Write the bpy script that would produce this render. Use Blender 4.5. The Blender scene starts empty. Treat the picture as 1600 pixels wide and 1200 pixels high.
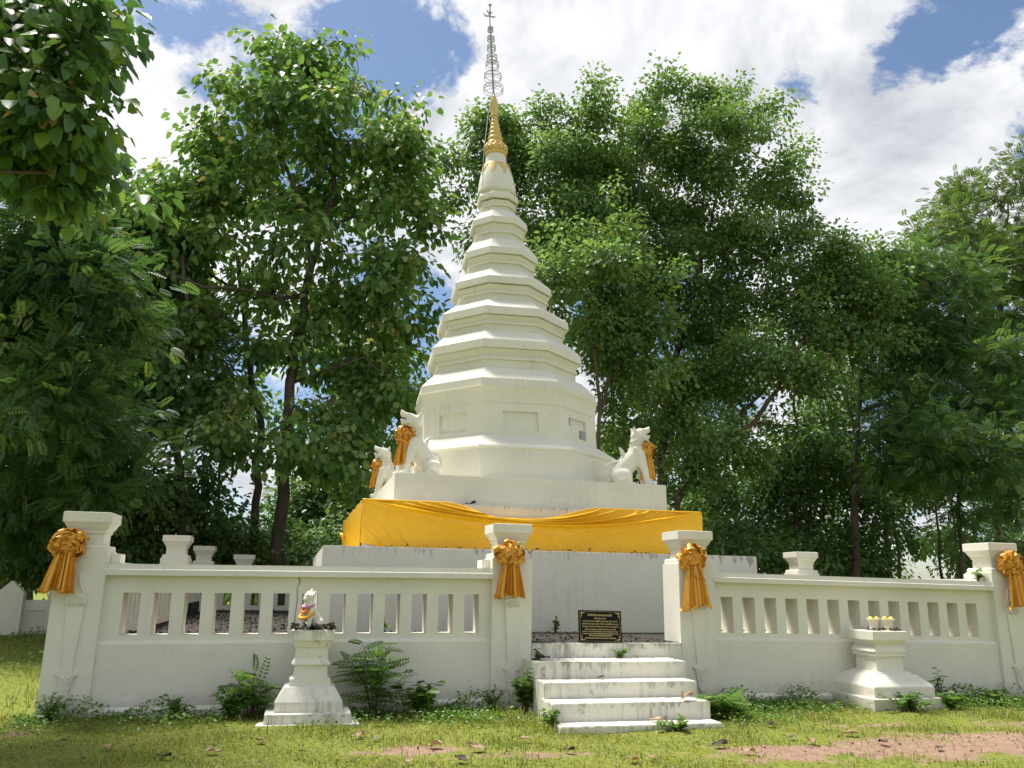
import bpy, bmesh, math, random
import numpy as np
from mathutils import Vector, Matrix

# ------------------------------------------------------------------ camera, sky, sun
scene = bpy.context.scene
COL = scene.collection
R_ = math.radians

EYE = Vector((0.0, -11.493, 1.6))
FPX = 1289.27                                    # focal length in pixels of a 1600 px wide picture
AX = Matrix(((0.9688, -0.2475, 0.0151), (-0.0731, -0.2271, 0.9711), (0.2370, 0.9419, 0.2381)))   # right, up, forward
cam_data = bpy.data.cameras.new('camera')
cam_data.sensor_width = 36.0
cam_data.lens = FPX / 1600 * 36.0
cam_data.clip_end = 2000
cam_data.clip_start = 0.05
cam = bpy.data.objects.new('camera', cam_data)
COL.objects.link(cam)
rgt, upv, fwd = AX[0].normalized(), AX[1].normalized(), AX[2].normalized()
rgt = (rgt - fwd * rgt.dot(fwd)).normalized()
upv = fwd.cross(rgt) * -1
cam.matrix_world = Matrix(((rgt.x, upv.x, -fwd.x, EYE.x), (rgt.y, upv.y, -fwd.y, EYE.y),
                           (rgt.z, upv.z, -fwd.z, EYE.z), (0, 0, 0, 1)))
scene.camera = cam


def at(px, py, y):
    """point of the vertical plane at depth y seen at a pixel of the 1600x1200 photograph"""
    d = fwd + rgt * ((px - 800) / FPX) - upv * ((py - 600) / FPX)
    t = (y - EYE.y) / d.y
    return EYE + d * t


def mpp(px, py, y):
    return (at(px + 1, py, y) - at(px, py, y)).length


SUN_EL, SUN_AZ = R_(66), R_(-38)                 # azimuth from +y, negative towards -x
sun_dir = Vector((math.sin(SUN_AZ) * math.cos(SUN_EL), math.cos(SUN_AZ) * math.cos(SUN_EL), math.sin(SUN_EL)))
sl = bpy.data.lights.new('sun', 'SUN')
sl.energy = 3.6
sl.angle = R_(16)
sl.color = (1.0, 0.95, 0.86)
so = bpy.data.objects.new('sun', sl)
COL.objects.link(so)
so.rotation_euler = sun_dir.to_track_quat('Z', 'Y').to_euler()

scene.view_settings.view_transform = 'Standard'
scene.view_settings.look = 'None'
scene.view_settings.gamma = 1.0
scene.view_settings.use_curve_mapping = False
scene.view_settings.exposure = 1.12

world = bpy.data.worlds.new('World')
scene.world = world
world.use_nodes = True


def build_world():
    nt = world.node_tree
    N, L = nt.nodes, nt.links
    N.clear()
    out = N.new('ShaderNodeOutputWorld')
    sky = N.new('ShaderNodeTexSky')
    sky.sky_type = 'NISHITA'
    sky.sun_disc = False
    sky.sun_elevation = SUN_EL
    sky.sun_rotation = SUN_AZ
    sky.air_density = 1.0
    sky.dust_density = 0.6
    sky.ozone_density = 2.0
    bg = N.new('ShaderNodeBackground')
    bg.inputs['Strength'].default_value = 0.062
    L.new(sky.outputs[0], bg.inputs['Color'])
    tc = N.new('ShaderNodeTexCoord')
    sep = N.new('ShaderNodeSeparateXYZ')
    L.new(tc.outputs['Generated'], sep.inputs[0])

    def math_(op, a, b=None):
        m = N.new('ShaderNodeMath')
        m.operation = op
        for i, v in enumerate((a, b)):
            if v is None:
                continue
            if isinstance(v, (int, float)):
                m.inputs[i].default_value = v
            else:
                L.new(v, m.inputs[i])
        return m.outputs[0]
    zc = math_('ADD', math_('MAXIMUM', sep.outputs['Z'], 0.0), 0.55)
    cb = N.new('ShaderNodeCombineXYZ')
    L.new(math_('DIVIDE', sep.outputs['X'], zc), cb.inputs['X'])
    L.new(math_('DIVIDE', sep.outputs['Y'], zc), cb.inputs['Y'])

    def noise(scale, detail, rough, off, dist=0.0):
        mp = N.new('ShaderNodeMapping')
        mp.inputs['Location'].default_value = off
        L.new(cb.outputs[0], mp.inputs['Vector'])
        n = N.new('ShaderNodeTexNoise')
        n.inputs['Scale'].default_value = scale
        n.inputs['Detail'].default_value = detail
        n.inputs['Roughness'].default_value = rough
        n.inputs['Distortion'].default_value = dist
        L.new(mp.outputs[0], n.inputs['Vector'])
        return n.outputs['Fac']
    big = noise(3.6, 12.0, 0.60, (3.1, 7.4, 0.0), 0.35)
    # openings of blue sky and solid banks, by compass direction
    acc = None
    for (px, py, wdt, s) in ((480, 20, 0.10, -0.05), (430, 100, 0.06, -0.10), (215, 130, 0.12, -0.07), (640, 95, 0.07, -0.17), (560, 100, 0.07, -0.07),
                             (1395, 92, 0.042, -0.22), (1455, 70, 0.045, -0.22), (1590, 235, 0.045, -0.22), (1575, 10, 0.055, -0.26), (1250, 150, 0.045, -0.16),
                             (320, 470, 0.10, -0.10), (610, 640, 0.10, -0.14), (1190, 560, 0.16, -0.14), (650, 420, 0.05, -0.14),
                             (330, 45, 0.07, 0.10), (470, 62, 0.05, 0.08), (290, 180, 0.09, 0.14), (220, 230, 0.07, 0.12),
                             (1050, 60, 0.30, 0.17), (1400, 300, 0.16, 0.17), (700, 330, 0.12, 0.16), (1540, 130, 0.06, 0.10)):
        d = (fwd + rgt * ((px - 800) / FPX) - upv * ((py - 600) / FPX)).normalized()
        vm = N.new('ShaderNodeVectorMath')
        vm.operation = 'DISTANCE'
        L.new(tc.outputs['Generated'], vm.inputs[0])
        vm.inputs[1].default_value = d
        e = math_('MULTIPLY', math_('MULTIPLY', vm.outputs['Value'], vm.outputs['Value']), -1.0 / (wdt * wdt))
        g = math_('MULTIPLY', math_('POWER', 2.718, e), s)
        acc = g if acc is None else math_('ADD', acc, g)
    dens = math_('ADD', math_('ADD', math_('MULTIPLY', math_('SUBTRACT', big, 0.5), 1.9), acc), 0.575)
    rmp = N.new('ShaderNodeValToRGB')
    rmp.color_ramp.elements[0].position = 0.46
    rmp.color_ramp.elements[1].position = 0.57
    rmp.color_ramp.interpolation = 'EASE'
    L.new(dens, rmp.inputs[0])
    n2 = noise(4.6, 12.0, 0.60, (1.0, 2.5, 4.0), 0.4)
    r2 = N.new('ShaderNodeValToRGB')
    r2.color_ramp.elements[0].position = 0.34
    r2.color_ramp.elements[0].color = (0.25, 0.265, 0.295, 1)
    r2.color_ramp.elements[1].position = 0.56
    r2.color_ramp.elements[1].color = (0.475, 0.48, 0.488, 1)
    L.new(n2, r2.inputs[0])
    cl = N.new('ShaderNodeBackground')
    cl.inputs['Strength'].default_value = 1.0
    L.new(r2.outputs[0], cl.inputs['Color'])
    mx = N.new('ShaderNodeMixShader')
    L.new(rmp.outputs[0], mx.inputs[0])
    L.new(bg.outputs[0], mx.inputs[1])
    L.new(cl.outputs[0], mx.inputs[2])
    L.new(mx.outputs[0], out.inputs[0])


build_world()
scene.cycles.max_bounces = 10
scene.cycles.diffuse_bounces = 7
scene.cycles.transmission_bounces = 6
scene.cycles.transparent_max_bounces = 8
scene.cycles.sample_clamp_indirect = 6

# ------------------------------------------------------------------ helpers
rng = np.random.default_rng(11)
random.seed(5)


def tag(o, label=None, cat=None, group=None, kind=None):
    if label:
        o['label'] = label
    if cat:
        o['category'] = cat
    if group:
        o['group'] = group
    if kind:
        o['kind'] = kind
    return o


def thing(name, label, cat, loc=(0, 0, 0), rz=0.0, group=None):
    o = bpy.data.objects.new(name, None)
    o.empty_display_size = 0.2
    COL.objects.link(o)
    o.location = loc
    o.rotation_euler = (0, 0, rz)
    return tag(o, label, cat, group)


def link(name, me, mat=None, parent=None, smooth=False):
    o = bpy.data.objects.new(name, me)
    COL.objects.link(o)
    if mat is not None:
        me.materials.append(mat)
    if parent is not None:
        o.parent = parent
    if smooth:
        me.polygons.foreach_set('use_smooth', np.ones(len(me.polygons), dtype=bool))
    return o


def copy_tree(o, parent=None):
    c = o.copy()
    COL.objects.link(c)
    c.parent = parent
    for ch in list(o.children):
        copy_tree(ch, c)
    return c


class MB:
    """collects boxes, rings, tubes and patches into one mesh"""

    def __init__(self):
        self.v = []
        self.f = []

    def add(self, vs, fs):
        b = len(self.v)
        self.v.extend([tuple(p) for p in vs])
        self.f.extend([tuple(i + b for i in f) for f in fs])

    def box(self, x0, x1, y0, y1, z0, z1):
        self.add([(x0, y0, z0), (x1, y0, z0), (x1, y1, z0), (x0, y1, z0), (x0, y0, z1), (x1, y0, z1), (x1, y1, z1), (x0, y1, z1)],
                 [(0, 3, 2, 1), (4, 5, 6, 7), (0, 1, 5, 4), (1, 2, 6, 5), (2, 3, 7, 6), (3, 0, 4, 7)])

    def rings(self, rings, cap0=True, cap1=True):
        n = len(rings[0])
        vs = [p for r in rings for p in r]
        fs = []
        for i in range(len(rings) - 1):
            for j in range(n):
                k = (j + 1) % n
                fs.append((i * n + j, i * n + k, (i + 1) * n + k, (i + 1) * n + j))
        if cap0:
            fs.append(tuple(range(n - 1, -1, -1)))
        if cap1:
            fs.append(tuple((len(rings) - 1) * n + j for j in range(n)))
        self.add(vs, fs)

    def square(self, prof, cx=0.0, cy=0.0):
        """prof: list of (half x, half y, z)"""
        self.rings([[(cx - a, cy - b, z), (cx + a, cy - b, z), (cx + a, cy + b, z), (cx - a, cy + b, z)] for a, b, z in prof])

    def lathe(self, prof, n=24, cx=0.0, cy=0.0, lean=(0.0, 0.0)):
        self.rings([[(cx + lean[0] * z + r * math.cos(2 * math.pi * j / n), cy + lean[1] * z + r * math.sin(2 * math.pi * j / n), z)
                     for j in range(n)] for r, z in prof])

    def tube(self, pts, radii, n=7, cap=True):
        pts = [Vector(p) for p in pts]
        m = len(pts)
        rings = []
        ref = Vector((0.31, 0.17, 0.93))
        for i, p in enumerate(pts):
            t = (pts[min(i + 1, m - 1)] - pts[max(i - 1, 0)])
            if t.length < 1e-9:
                t = Vector((0, 0, 1))
            t.normalize()
            a = t.cross(ref)
            if a.length < 0.2:
                a = t.cross(Vector((1, 0.1, 0)))
            a.normalize()
            b = t.cross(a)
            r = radii[i] if hasattr(radii, '__len__') else radii
            rings.append([p + a * (r * math.cos(2 * math.pi * j / n)) + b * (r * math.sin(2 * math.pi * j / n)) for j in range(n)])
        self.rings(rings, cap, cap)

    def grid(self, P):
        """P: array (nu, nv, 3) -> quad patch"""
        nu, nv = P.shape[:2]
        self.add(P.reshape(-1, 3).tolist(), [(i * nv + j, (i + 1) * nv + j, (i + 1) * nv + j + 1, i * nv + j + 1)
                                             for i in range(nu - 1) for j in range(nv - 1)])

    def mesh(self, name):
        me = bpy.data.meshes.new(name)
        me.from_pydata(self.v, [], self.f)
        me.update()
        return me

    def build(self, name, mat, parent=None, smooth=False, bevel=0.0):
        me = self.mesh(name)
        if bevel > 0:
            bm = bmesh.new()
            bm.from_mesh(me)
            bmesh.ops.remove_doubles(bm, verts=bm.verts, dist=1e-5)
            ed = [e for e in bm.edges if len(e.link_faces) == 2 and e.calc_face_angle(0) > 0.35]
            bmesh.ops.bevel(bm, geom=ed, offset=bevel, segments=2, affect='EDGES', clamp_overlap=True)
            bm.to_mesh(me)
            bm.free()
        return link(name, me, mat, parent, smooth)


def npmesh(name, V, quads, mat, parent=None, attrs=None, smooth=False):
    """fast mesh of quads from numpy arrays; attrs: per-face float attributes"""
    me = bpy.data.meshes.new(name)
    V = np.ascontiguousarray(V, dtype=np.float32)
    Q = np.ascontiguousarray(quads, dtype=np.int32)
    me.vertices.add(len(V))
    me.vertices.foreach_set('co', V.ravel())
    k = Q.shape[1]
    me.loops.add(Q.size)
    me.loops.foreach_set('vertex_index', Q.ravel())
    me.polygons.add(len(Q))
    me.polygons.foreach_set('loop_start', np.arange(0, Q.size, k, dtype=np.int32))
    me.polygons.foreach_set('loop_total', np.full(len(Q), k, dtype=np.int32))
    if smooth:
        me.polygons.foreach_set('use_smooth', np.ones(len(Q), dtype=bool))
    me.update(calc_edges=True)
    for an, av in (attrs or {}).items():
        a = me.attributes.new(an, 'FLOAT', 'FACE')
        a.data.foreach_set('value', np.ascontiguousarray(av, dtype=np.float32))
    return link(name, me, mat, parent)


# ------------------------------------------------------------------ materials
def new_mat(name):
    m = bpy.data.materials.new(name)
    m.use_nodes = True
    nt = m.node_tree
    b = nt.nodes['Principled BSDF']
    return m, nt, b


def _tex(nt, kind, scale, detail=5.0, rough=0.6, coord='Object', stretch=(1, 1, 1)):
    tc = nt.nodes.new('ShaderNodeTexCoord')
    mp = nt.nodes.new('ShaderNodeMapping')
    mp.inputs['Scale'].default_value = stretch
    nt.links.new(tc.outputs[coord], mp.inputs['Vector'])
    n = nt.nodes.new('ShaderNodeTex' + kind)
    n.inputs['Scale'].default_value = scale
    if kind == 'Noise':
        n.inputs['Detail'].default_value = detail
        n.inputs['Roughness'].default_value = rough
    nt.links.new(mp.outputs[0], n.inputs['Vector'])
    return n.outputs[0] if kind != 'Noise' else n.outputs['Fac']


def _ramp(nt, src, stops, interp='LINEAR'):
    r = nt.nodes.new('ShaderNodeValToRGB')
    r.color_ramp.interpolation = interp
    e = r.color_ramp.elements
    while len(e) < len(stops):
        e.new(0.5)
    for i, (p, c) in enumerate(stops):
        e[i].position = p
        e[i].color = tuple(c) + (1,) if len(c) == 3 else c
    nt.links.new(src, r.inputs[0])
    return r.outputs[0]


def _mix(nt, fac, a, b, mode='MIX'):
    m = nt.nodes.new('ShaderNodeMix')
    m.data_type = 'RGBA'
    m.blend_type = mode
    for i, v in ((0, fac), (6, a), (7, b)):
        if isinstance(v, (int, float)):
            m.inputs[i].default_value = v
        elif isinstance(v, tuple):
            m.inputs[i].default_value = v + (1,)
        else:
            nt.links.new(v, m.inputs[i])
    return m.outputs[2]


def _math(nt, op, a, b):
    m = nt.nodes.new('ShaderNodeMath')
    m.operation = op
    for i, v in enumerate((a, b)):
        if isinstance(v, (int, float)):
            m.inputs[i].default_value = v
        else:
            nt.links.new(v, m.inputs[i])
    return m.outputs[0]


def _bump(nt, b, src, strength, dist=0.01):
    bp = nt.nodes.new('ShaderNodeBump')
    bp.inputs['Strength'].default_value = strength
    bp.inputs['Distance'].default_value = dist
    nt.links.new(src, bp.inputs['Height'])
    nt.links.new(bp.outputs[0], b.inputs['Normal'])


def plaster(name, dirt=0.3, base=(0.75, 0.725, 0.63), specks=0.2, thr=0.0, top=0.0, foot=0.0):
    m, nt, b = new_mat(name)
    mott = _tex(nt, 'Noise', 1.3, 6, 0.6)
    col = _mix(nt, _ramp(nt, mott, [(0.3, (0, 0, 0)), (0.75, (1, 1, 1))]), base, tuple(c * 0.90 for c in base))
    fine = _tex(nt, 'Noise', 26, 4, 0.6)
    col = _mix(nt, _math(nt, 'MULTIPLY', _ramp(nt, fine, [(0.45, (0, 0, 0)), (0.8, (1, 1, 1))]), 0.12), col, (0.50, 0.47, 0.38))
    # vertical run-off streaks in broken patches
    st = _tex(nt, 'Noise', 5.0, 6, 0.7, stretch=(2.6, 2.6, 0.16))
    pa = _tex(nt, 'Noise', 0.9, 4, 0.6)
    sm = _math(nt, 'MULTIPLY', _ramp(nt, st, [(0.50 - thr, (0, 0, 0)), (0.74 - 2 * thr, (1, 1, 1))]), _ramp(nt, pa, [(0.42, (0, 0, 0)), (0.66, (1, 1, 1))]))
    col = _mix(nt, _math(nt, 'MULTIPLY', sm, dirt), col, (0.22, 0.20, 0.15))
    bl = _tex(nt, 'Noise', 7.5, 7, 0.72)
    col = _mix(nt, _math(nt, 'MULTIPLY', _ramp(nt, bl, [(0.62 - thr, (0, 0, 0)), (0.70 - thr, (1, 1, 1))]), specks), col, (0.10, 0.09, 0.07))
    if top:      # black mould running down from the upper edge
        tc = nt.nodes.new('ShaderNodeTexCoord')
        sp = nt.nodes.new('ShaderNodeSeparateXYZ')
        nt.links.new(tc.outputs['Generated'], sp.inputs[0])
        edge = _tex(nt, 'Noise', 9.0, 5, 0.65, stretch=(1.6, 1.6, 0.10))
        lv = _math(nt, 'ADD', sp.outputs['Z'], _math(nt, 'MULTIPLY', _math(nt, 'SUBTRACT', edge, 0.5), 0.75))
        mk = _math(nt, 'MULTIPLY', _ramp(nt, lv, [(0.97, (0, 0, 0)), (1.12, (1, 1, 1))]), _ramp(nt, _tex(nt, 'Noise', 1.7, 4, 0.6), [(0.40, (0, 0, 0)), (0.60, (1, 1, 1))]))
        col = _mix(nt, _math(nt, 'MULTIPLY', mk, top), col, (0.07, 0.062, 0.05))
    if foot:     # soil splashed up from the ground
        tc = nt.nodes.new('ShaderNodeTexCoord')
        sp = nt.nodes.new('ShaderNodeSeparateXYZ')
        nt.links.new(tc.outputs['Object'], sp.inputs[0])
        lv = _math(nt, 'SUBTRACT', _math(nt, 'MULTIPLY', _tex(nt, 'Noise', 6.0, 6, 0.7), 0.62), sp.outputs['Z'])
        col = _mix(nt, _math(nt, 'MULTIPLY', _ramp(nt, lv, [(0.02, (0, 0, 0)), (0.34, (1, 1, 1))]), foot), col, (0.27, 0.235, 0.15))
    nt.links.new(col, b.inputs['Base Color'])
    b.inputs['Roughness'].default_value = 0.72
    b.inputs['Specular IOR Level'].default_value = 0.3
    _bump(nt, b, _math(nt, 'ADD', _tex(nt, 'Noise', 55, 5, 0.6), _tex(nt, 'Noise', 4, 3, 0.5)), 0.16, 0.006)
    return m


def simple(name, c0, c1, scale, rough=0.6, metal=0.0, bump=0.0, bscale=30, stretch=(1, 1, 1)):
    m, nt, b = new_mat(name)
    col = _ramp(nt, _tex(nt, 'Noise', scale, 6, 0.62, stretch=stretch), [(0.3, c0), (0.72, c1)])
    nt.links.new(col, b.inputs['Base Color'])
    b.inputs['Roughness'].default_value = rough
    b.inputs['Metallic'].default_value = metal
    if bump:
        _bump(nt, b, _tex(nt, 'Noise', bscale, 5, 0.6, stretch=stretch), bump, 0.02)
    return m


def leafmat(name, stops, trans=0.35, rough=0.42):
    m, nt, b = new_mat(name)
    at_ = nt.nodes.new('ShaderNodeAttribute')
    at_.attribute_name = 'rnd'
    col = _ramp(nt, at_.outputs['Fac'], stops)
    nt.links.new(col, b.inputs['Base Color'])
    b.inputs['Roughness'].default_value = rough
    b.inputs['Specular IOR Level'].default_value = 0.5
    tr = nt.nodes.new('ShaderNodeBsdfTranslucent')
    nt.links.new(_mix(nt, 1.0, col, (0.95, 1.0, 0.55), 'MULTIPLY'), tr.inputs['Color'])
    ms = nt.nodes.new('ShaderNodeMixShader')
    ms.inputs[0].default_value = trans
    out = nt.nodes['Material Output']
    nt.links.new(b.outputs[0], ms.inputs[1])
    nt.links.new(tr.outputs[0], ms.inputs[2])
    nt.links.new(ms.outputs[0], out.inputs['Surface'])
    return m


def fabric(name, c0, c1, rough=0.4, metal=0.0, sheen=0.3, trans=0.0):
    m, nt, b = new_mat(name)
    col = _ramp(nt, _tex(nt, 'Noise', 9, 5, 0.6), [(0.3, c0), (0.7, c1)])
    nt.links.new(col, b.inputs['Base Color'])
    b.inputs['Roughness'].default_value = rough
    b.inputs['Metallic'].default_value = metal
    b.inputs['Sheen Weight'].default_value = sheen
    _bump(nt, b, _tex(nt, 'Noise', 160, 2, 0.5), 0.06, 0.002)
    return m


M = dict(
    wall=plaster('wall_plaster', 0.20, foot=0.55, specks=0.10),
    weath=plaster('weathered_plaster', 0.42, base=(0.72, 0.70, 0.61), specks=0.40),
    platform=plaster('platform_plaster', 0.24, base=(0.73, 0.71, 0.62), specks=0.32, top=0.55),
    stair=plaster('stair_plaster', 0.85, base=(0.74, 0.715, 0.62), specks=0.60, thr=0.03, top=0.5),
    tower=plaster('tower_plaster', 0.40, base=(0.75, 0.725, 0.63), specks=0.22),
    lion=plaster('statue_plaster', 0.10, base=(0.75, 0.725, 0.63), specks=0.06),
    cloth=fabric('yellow_satin', (0.80, 0.42, 0.004), (0.88, 0.49, 0.008), 0.34, 0.0, 0.0),
    bow=fabric('amber_satin', (0.58, 0.265, 0.030), (0.72, 0.355, 0.050), 0.33, 0.40, 0.0),
    gold=simple('gold_paint', (0.62, 0.42, 0.12), (0.74, 0.54, 0.20), 14, 0.42, 0.25, 0.25, 40),
    metal=simple('grey_metal', (0.26, 0.25, 0.245), (0.44, 0.425, 0.415), 20, 0.5, 0.6),
    granite=simple('black_granite', (0.004, 0.004, 0.006), (0.007, 0.007, 0.009), 60, 0.55),
    goldleaf=simple('gold_lettering', (0.62, 0.48, 0.16), (0.72, 0.60, 0.26), 30, 0.4, 0.2),
    dark=simple('dark_hole', (0.006, 0.006, 0.006), (0.012, 0.012, 0.012), 10, 0.9),
    bark=simple('grey_brown_bark', (0.035, 0.027, 0.02), (0.12, 0.095, 0.072), 3.5, 0.85, 0, 0.8, 14, (1, 1, 0.25)),
    bark2=simple('reddish_bark', (0.055, 0.034, 0.022), (0.16, 0.105, 0.07), 3.5, 0.85, 0, 0.8, 14, (1, 1, 0.25)),
    teak=leafmat('teak_leaf', [(0.0, (0.084, 0.170, 0.052)), (0.45, (0.159, 0.291, 0.081)), (0.85, (0.302, 0.411, 0.113)), (1.0, (0.469, 0.439, 0.177))], 0.5),
    bigteak=leafmat('near_teak_leaf', [(0.0, (0.058, 0.132, 0.043)), (0.5, (0.110, 0.223, 0.060)), (0.9, (0.221, 0.327, 0.067)), (1.0, (0.388, 0.263, 0.081))], 0.42),
    broad=leafmat('broad_leaf', [(0.0, (0.084, 0.164, 0.063)), (0.5, (0.155, 0.270, 0.092)), (1.0, (0.302, 0.388, 0.114))], 0.5),
    fine=leafmat('pinnate_leaf', [(0.0, (0.058, 0.126, 0.050)), (0.6, (0.108, 0.202, 0.070)), (1.0, (0.228, 0.312, 0.084))], 0.5, 0.5),
    olive=leafmat('flowering_leaf', [(0.0, (0.068, 0.125, 0.038)), (0.6, (0.131, 0.195, 0.060)), (1.0, (0.251, 0.270, 0.102))], 0.5, 0.5),
    panicle=leafmat('pale_flower_spray', [(0.0, (0.24, 0.21, 0.13)), (1.0, (0.40, 0.36, 0.24))], 0.3, 0.7),
    weed=leafmat('weed_leaf', [(0.0, (0.078, 0.174, 0.031)), (0.6, (0.150, 0.282, 0.048)), (1.0, (0.264, 0.384, 0.072))], 0.45),
    grass=leafmat('grass_blade', [(0.0, (0.126, 0.172, 0.034)), (0.5, (0.242, 0.270, 0.054)), (0.85, (0.349, 0.326, 0.085)), (1.0, (0.446, 0.353, 0.238))], 0.45, 0.6),
    dry=leafmat('dry_leaf', [(0.0, (0.16, 0.10, 0.055)), (0.6, (0.30, 0.20, 0.12)), (1.0, (0.42, 0.32, 0.22))], 0.15, 0.7),
    darkdry=leafmat('rotting_leaf', [(0.0, (0.035, 0.022, 0.015)), (0.8, (0.060, 0.042, 0.030)), (1.0, (0.18, 0.14, 0.10))], 0.1, 0.8),
    marigold=simple('marigold', (0.75, 0.33, 0.004), (0.85, 0.45, 0.01), 50, 0.6),
    orange=simple('orange_flower', (0.62, 0.16, 0.01), (0.75, 0.25, 0.015), 50, 0.6),
    pink=simple('pink_ribbon', (0.42, 0.17, 0.30), (0.55, 0.25, 0.40), 40, 0.6),
    petal=simple('pale_yellow_flower', (0.75, 0.60, 0.10), (0.85, 0.75, 0.28), 40, 0.6),
    vase=plaster('vase_glaze', 0.15, base=(0.76, 0.70, 0.55), specks=0.1),
)


M['granite'].node_tree.nodes['Principled BSDF'].inputs['Specular IOR Level'].default_value = 0.15


def ground_mat():
    m, nt, b = new_mat('lawn_and_clay')
    a = nt.nodes.new('ShaderNodeAttribute')
    a.attribute_name = 'bare'
    n = _tex(nt, 'Noise', 2.6, 8, 0.68)
    n2 = _tex(nt, 'Noise', 19, 7, 0.7)
    n3 = _tex(nt, 'Noise', 5.5, 8, 0.75)
    clay = _ramp(nt, _math(nt, 'ADD', _math(nt, 'MULTIPLY', n2, 0.5), _math(nt, 'MULTIPLY', n3, 0.5)), [(0.33, (0.14, 0.092, 0.062)), (0.44, (0.23, 0.150, 0.106)), (0.55, (0.30, 0.200, 0.145)), (0.68, (0.37, 0.275, 0.215))])
    turf = _ramp(nt, n2, [(0.22, (0.09, 0.075, 0.03)), (0.40, (0.10, 0.125, 0.018)), (0.55, (0.19, 0.215, 0.040)), (0.72, (0.25, 0.26, 0.055)), (0.86, (0.28, 0.21, 0.12))])
    s = _math(nt, 'ADD', a.outputs['Fac'], _math(nt, 'MULTIPLY', _math(nt, 'SUBTRACT', n, 0.5), 1.5))
    f = _ramp(nt, s, [(0.42, (0, 0, 0)), (0.62, (1, 1, 1))])
    nt.links.new(_mix(nt, f, turf, clay), b.inputs['Base Color'])
    b.inputs['Roughness'].default_value = 0.95
    b.inputs['Specular IOR Level'].default_value = 0.15
    _bump(nt, b, _math(nt, 'ADD', n2, _tex(nt, 'Noise', 70, 4, 0.6)), 0.7, 0.02)
    return m


M['ground'] = ground_mat()
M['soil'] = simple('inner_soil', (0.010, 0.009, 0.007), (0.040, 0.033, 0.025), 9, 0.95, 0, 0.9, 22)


# ------------------------------------------------------------------ ground
def hgt(x, y):
    x = np.asarray(x, float)
    y = np.asarray(y, float)
    t = np.clip((y - 0.5) / 12.0, 0, 1)
    h = 0.2 * t * t * (3 - 2 * t)
    return h + 0.018 * np.sin(x * 1.7 + y * 0.6) * np.sin(y * 1.3 - x * 0.4) + 0.010 * np.sin(x * 4.1) * np.sin(y * 3.7)


BARE = [at(1290, 1165, 0), ]
PATCH = [((7.9, -3.45), (3.0, 0.95), 1.0), ((5.2, -3.5), (1.3, 0.6), 0.8), ((1.2, -2.75), (0.85, 0.28), 0.75), ((9.6, -2.3), (2.0, 0.4), 0.6),
         ((2.3, -3.2), (0.8, 0.3), 0.7), ((-2.6, -1.2), (0.5, 0.35), 0.5), ((0.1, -3.4), (0.7, 0.25), 0.6), ((7.0, -2.0), (1.3, 0.25), 0.5),
         ((-4.6, 0.2), (0.8, 0.5), 0.5), ((2.0, -2.4), (1.4, 0.3), 0.45), ((3.0, -5), (5, 0.9), 0.7)]


def bare(x, y):
    s = np.zeros(np.shape(x))
    for (c, r, a) in PATCH:
        s = np.maximum(s, a * np.exp(-(((x - c[0]) / r[0]) ** 2 + ((y - c[1]) / r[1]) ** 2)))
    w = np.sin(x * 2.3 + 1.7 * np.sin(y * 1.9)) * np.sin(y * 3.1 + 1.4 * np.sin(x * 1.6)) + 0.6 * np.sin(x * 6.7 + 2 * np.sin(y * 4.3)) * np.sin(y * 7.9 + x)
    w = w + 0.4 * np.sin(x * 15.1 + 3 * np.sin(y * 9.0)) * np.sin(y * 17.3 - 2 * x)
    return np.clip(s + 0.17 * w * (0.35 + s), 0, 1)


def make_ground():
    xs = np.concatenate([[-260, -120, -60, -30], np.arange(-16, 22.01, 0.14), [30, 60, 120, 260]])
    ys = np.concatenate([[-160, -60, -25], np.arange(-9, 18.01, 0.14), [26, 40, 80, 160, 300]])
    X, Y = np.meshgrid(xs, ys, indexing='ij')
    Z = hgt(X, Y)
    V = np.stack([X, Y, Z], -1).reshape(-1, 3)
    nu, nv = X.shape
    i, j = np.meshgrid(np.arange(nu - 1), np.arange(nv - 1), indexing='ij')
    Q = np.stack([i * nv + j, (i + 1) * nv + j, (i + 1) * nv + j + 1, i * nv + j + 1], -1).reshape(-1, 4)
    o = npmesh('ground', V, Q, M['ground'], smooth=True)
    a = o.data.attributes.new('bare', 'FLOAT', 'POINT')
    a.data.foreach_set('value', bare(X, Y).ravel().astype(np.float32))
    tag(o, kind='structure')


make_ground()
f = MB()
f.box(-2.45, 11.25, 0.30, 13.2, 0.3, 0.85)
f.box(3.215, 5.43, -0.03, 0.32, 0.5, 0.852)
tag(f.build('inner_floor', M['soil']), kind='structure')


# ------------------------------------------------------------------ walls and pillars
def slab(xs, zs, solid, y0, y1, mb):
    """upright slab with openings: cells xs x zs, only outer faces"""
    nx, nz = len(xs) - 1, len(zs) - 1

    def s(i, j):
        return 0 <= i < nx and 0 <= j < nz and solid(i, j)
    for i in range(nx):
        for j in range(nz):
            if not s(i, j):
                continue
            a, b_, c, d = xs[i], xs[i + 1], zs[j], zs[j + 1]
            mb.add([(a, y0, c), (b_, y0, c), (b_, y0, d), (a, y0, d)], [(0, 1, 2, 3)])
            mb.add([(a, y1, c), (b_, y1, c), (b_, y1, d), (a, y1, d)], [(3, 2, 1, 0)])
            if not s(i - 1, j):
                mb.add([(a, y0, c), (a, y1, c), (a, y1, d), (a, y0, d)], [(3, 2, 1, 0)])
            if not s(i + 1, j):
                mb.add([(b_, y0, c), (b_, y1, c), (b_, y1, d), (b_, y0, d)], [(0, 1, 2, 3)])
            if not s(i, j - 1):
                mb.add([(a, y0, c), (b_, y0, c), (b_, y1, c), (a, y1, c)], [(3, 2, 1, 0)])
            if not s(i, j + 1):
                mb.add([(a, y0, d), (b_, y0, d), (b_, y1, d), (a, y1, d)], [(0, 1, 2, 3)])


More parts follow.
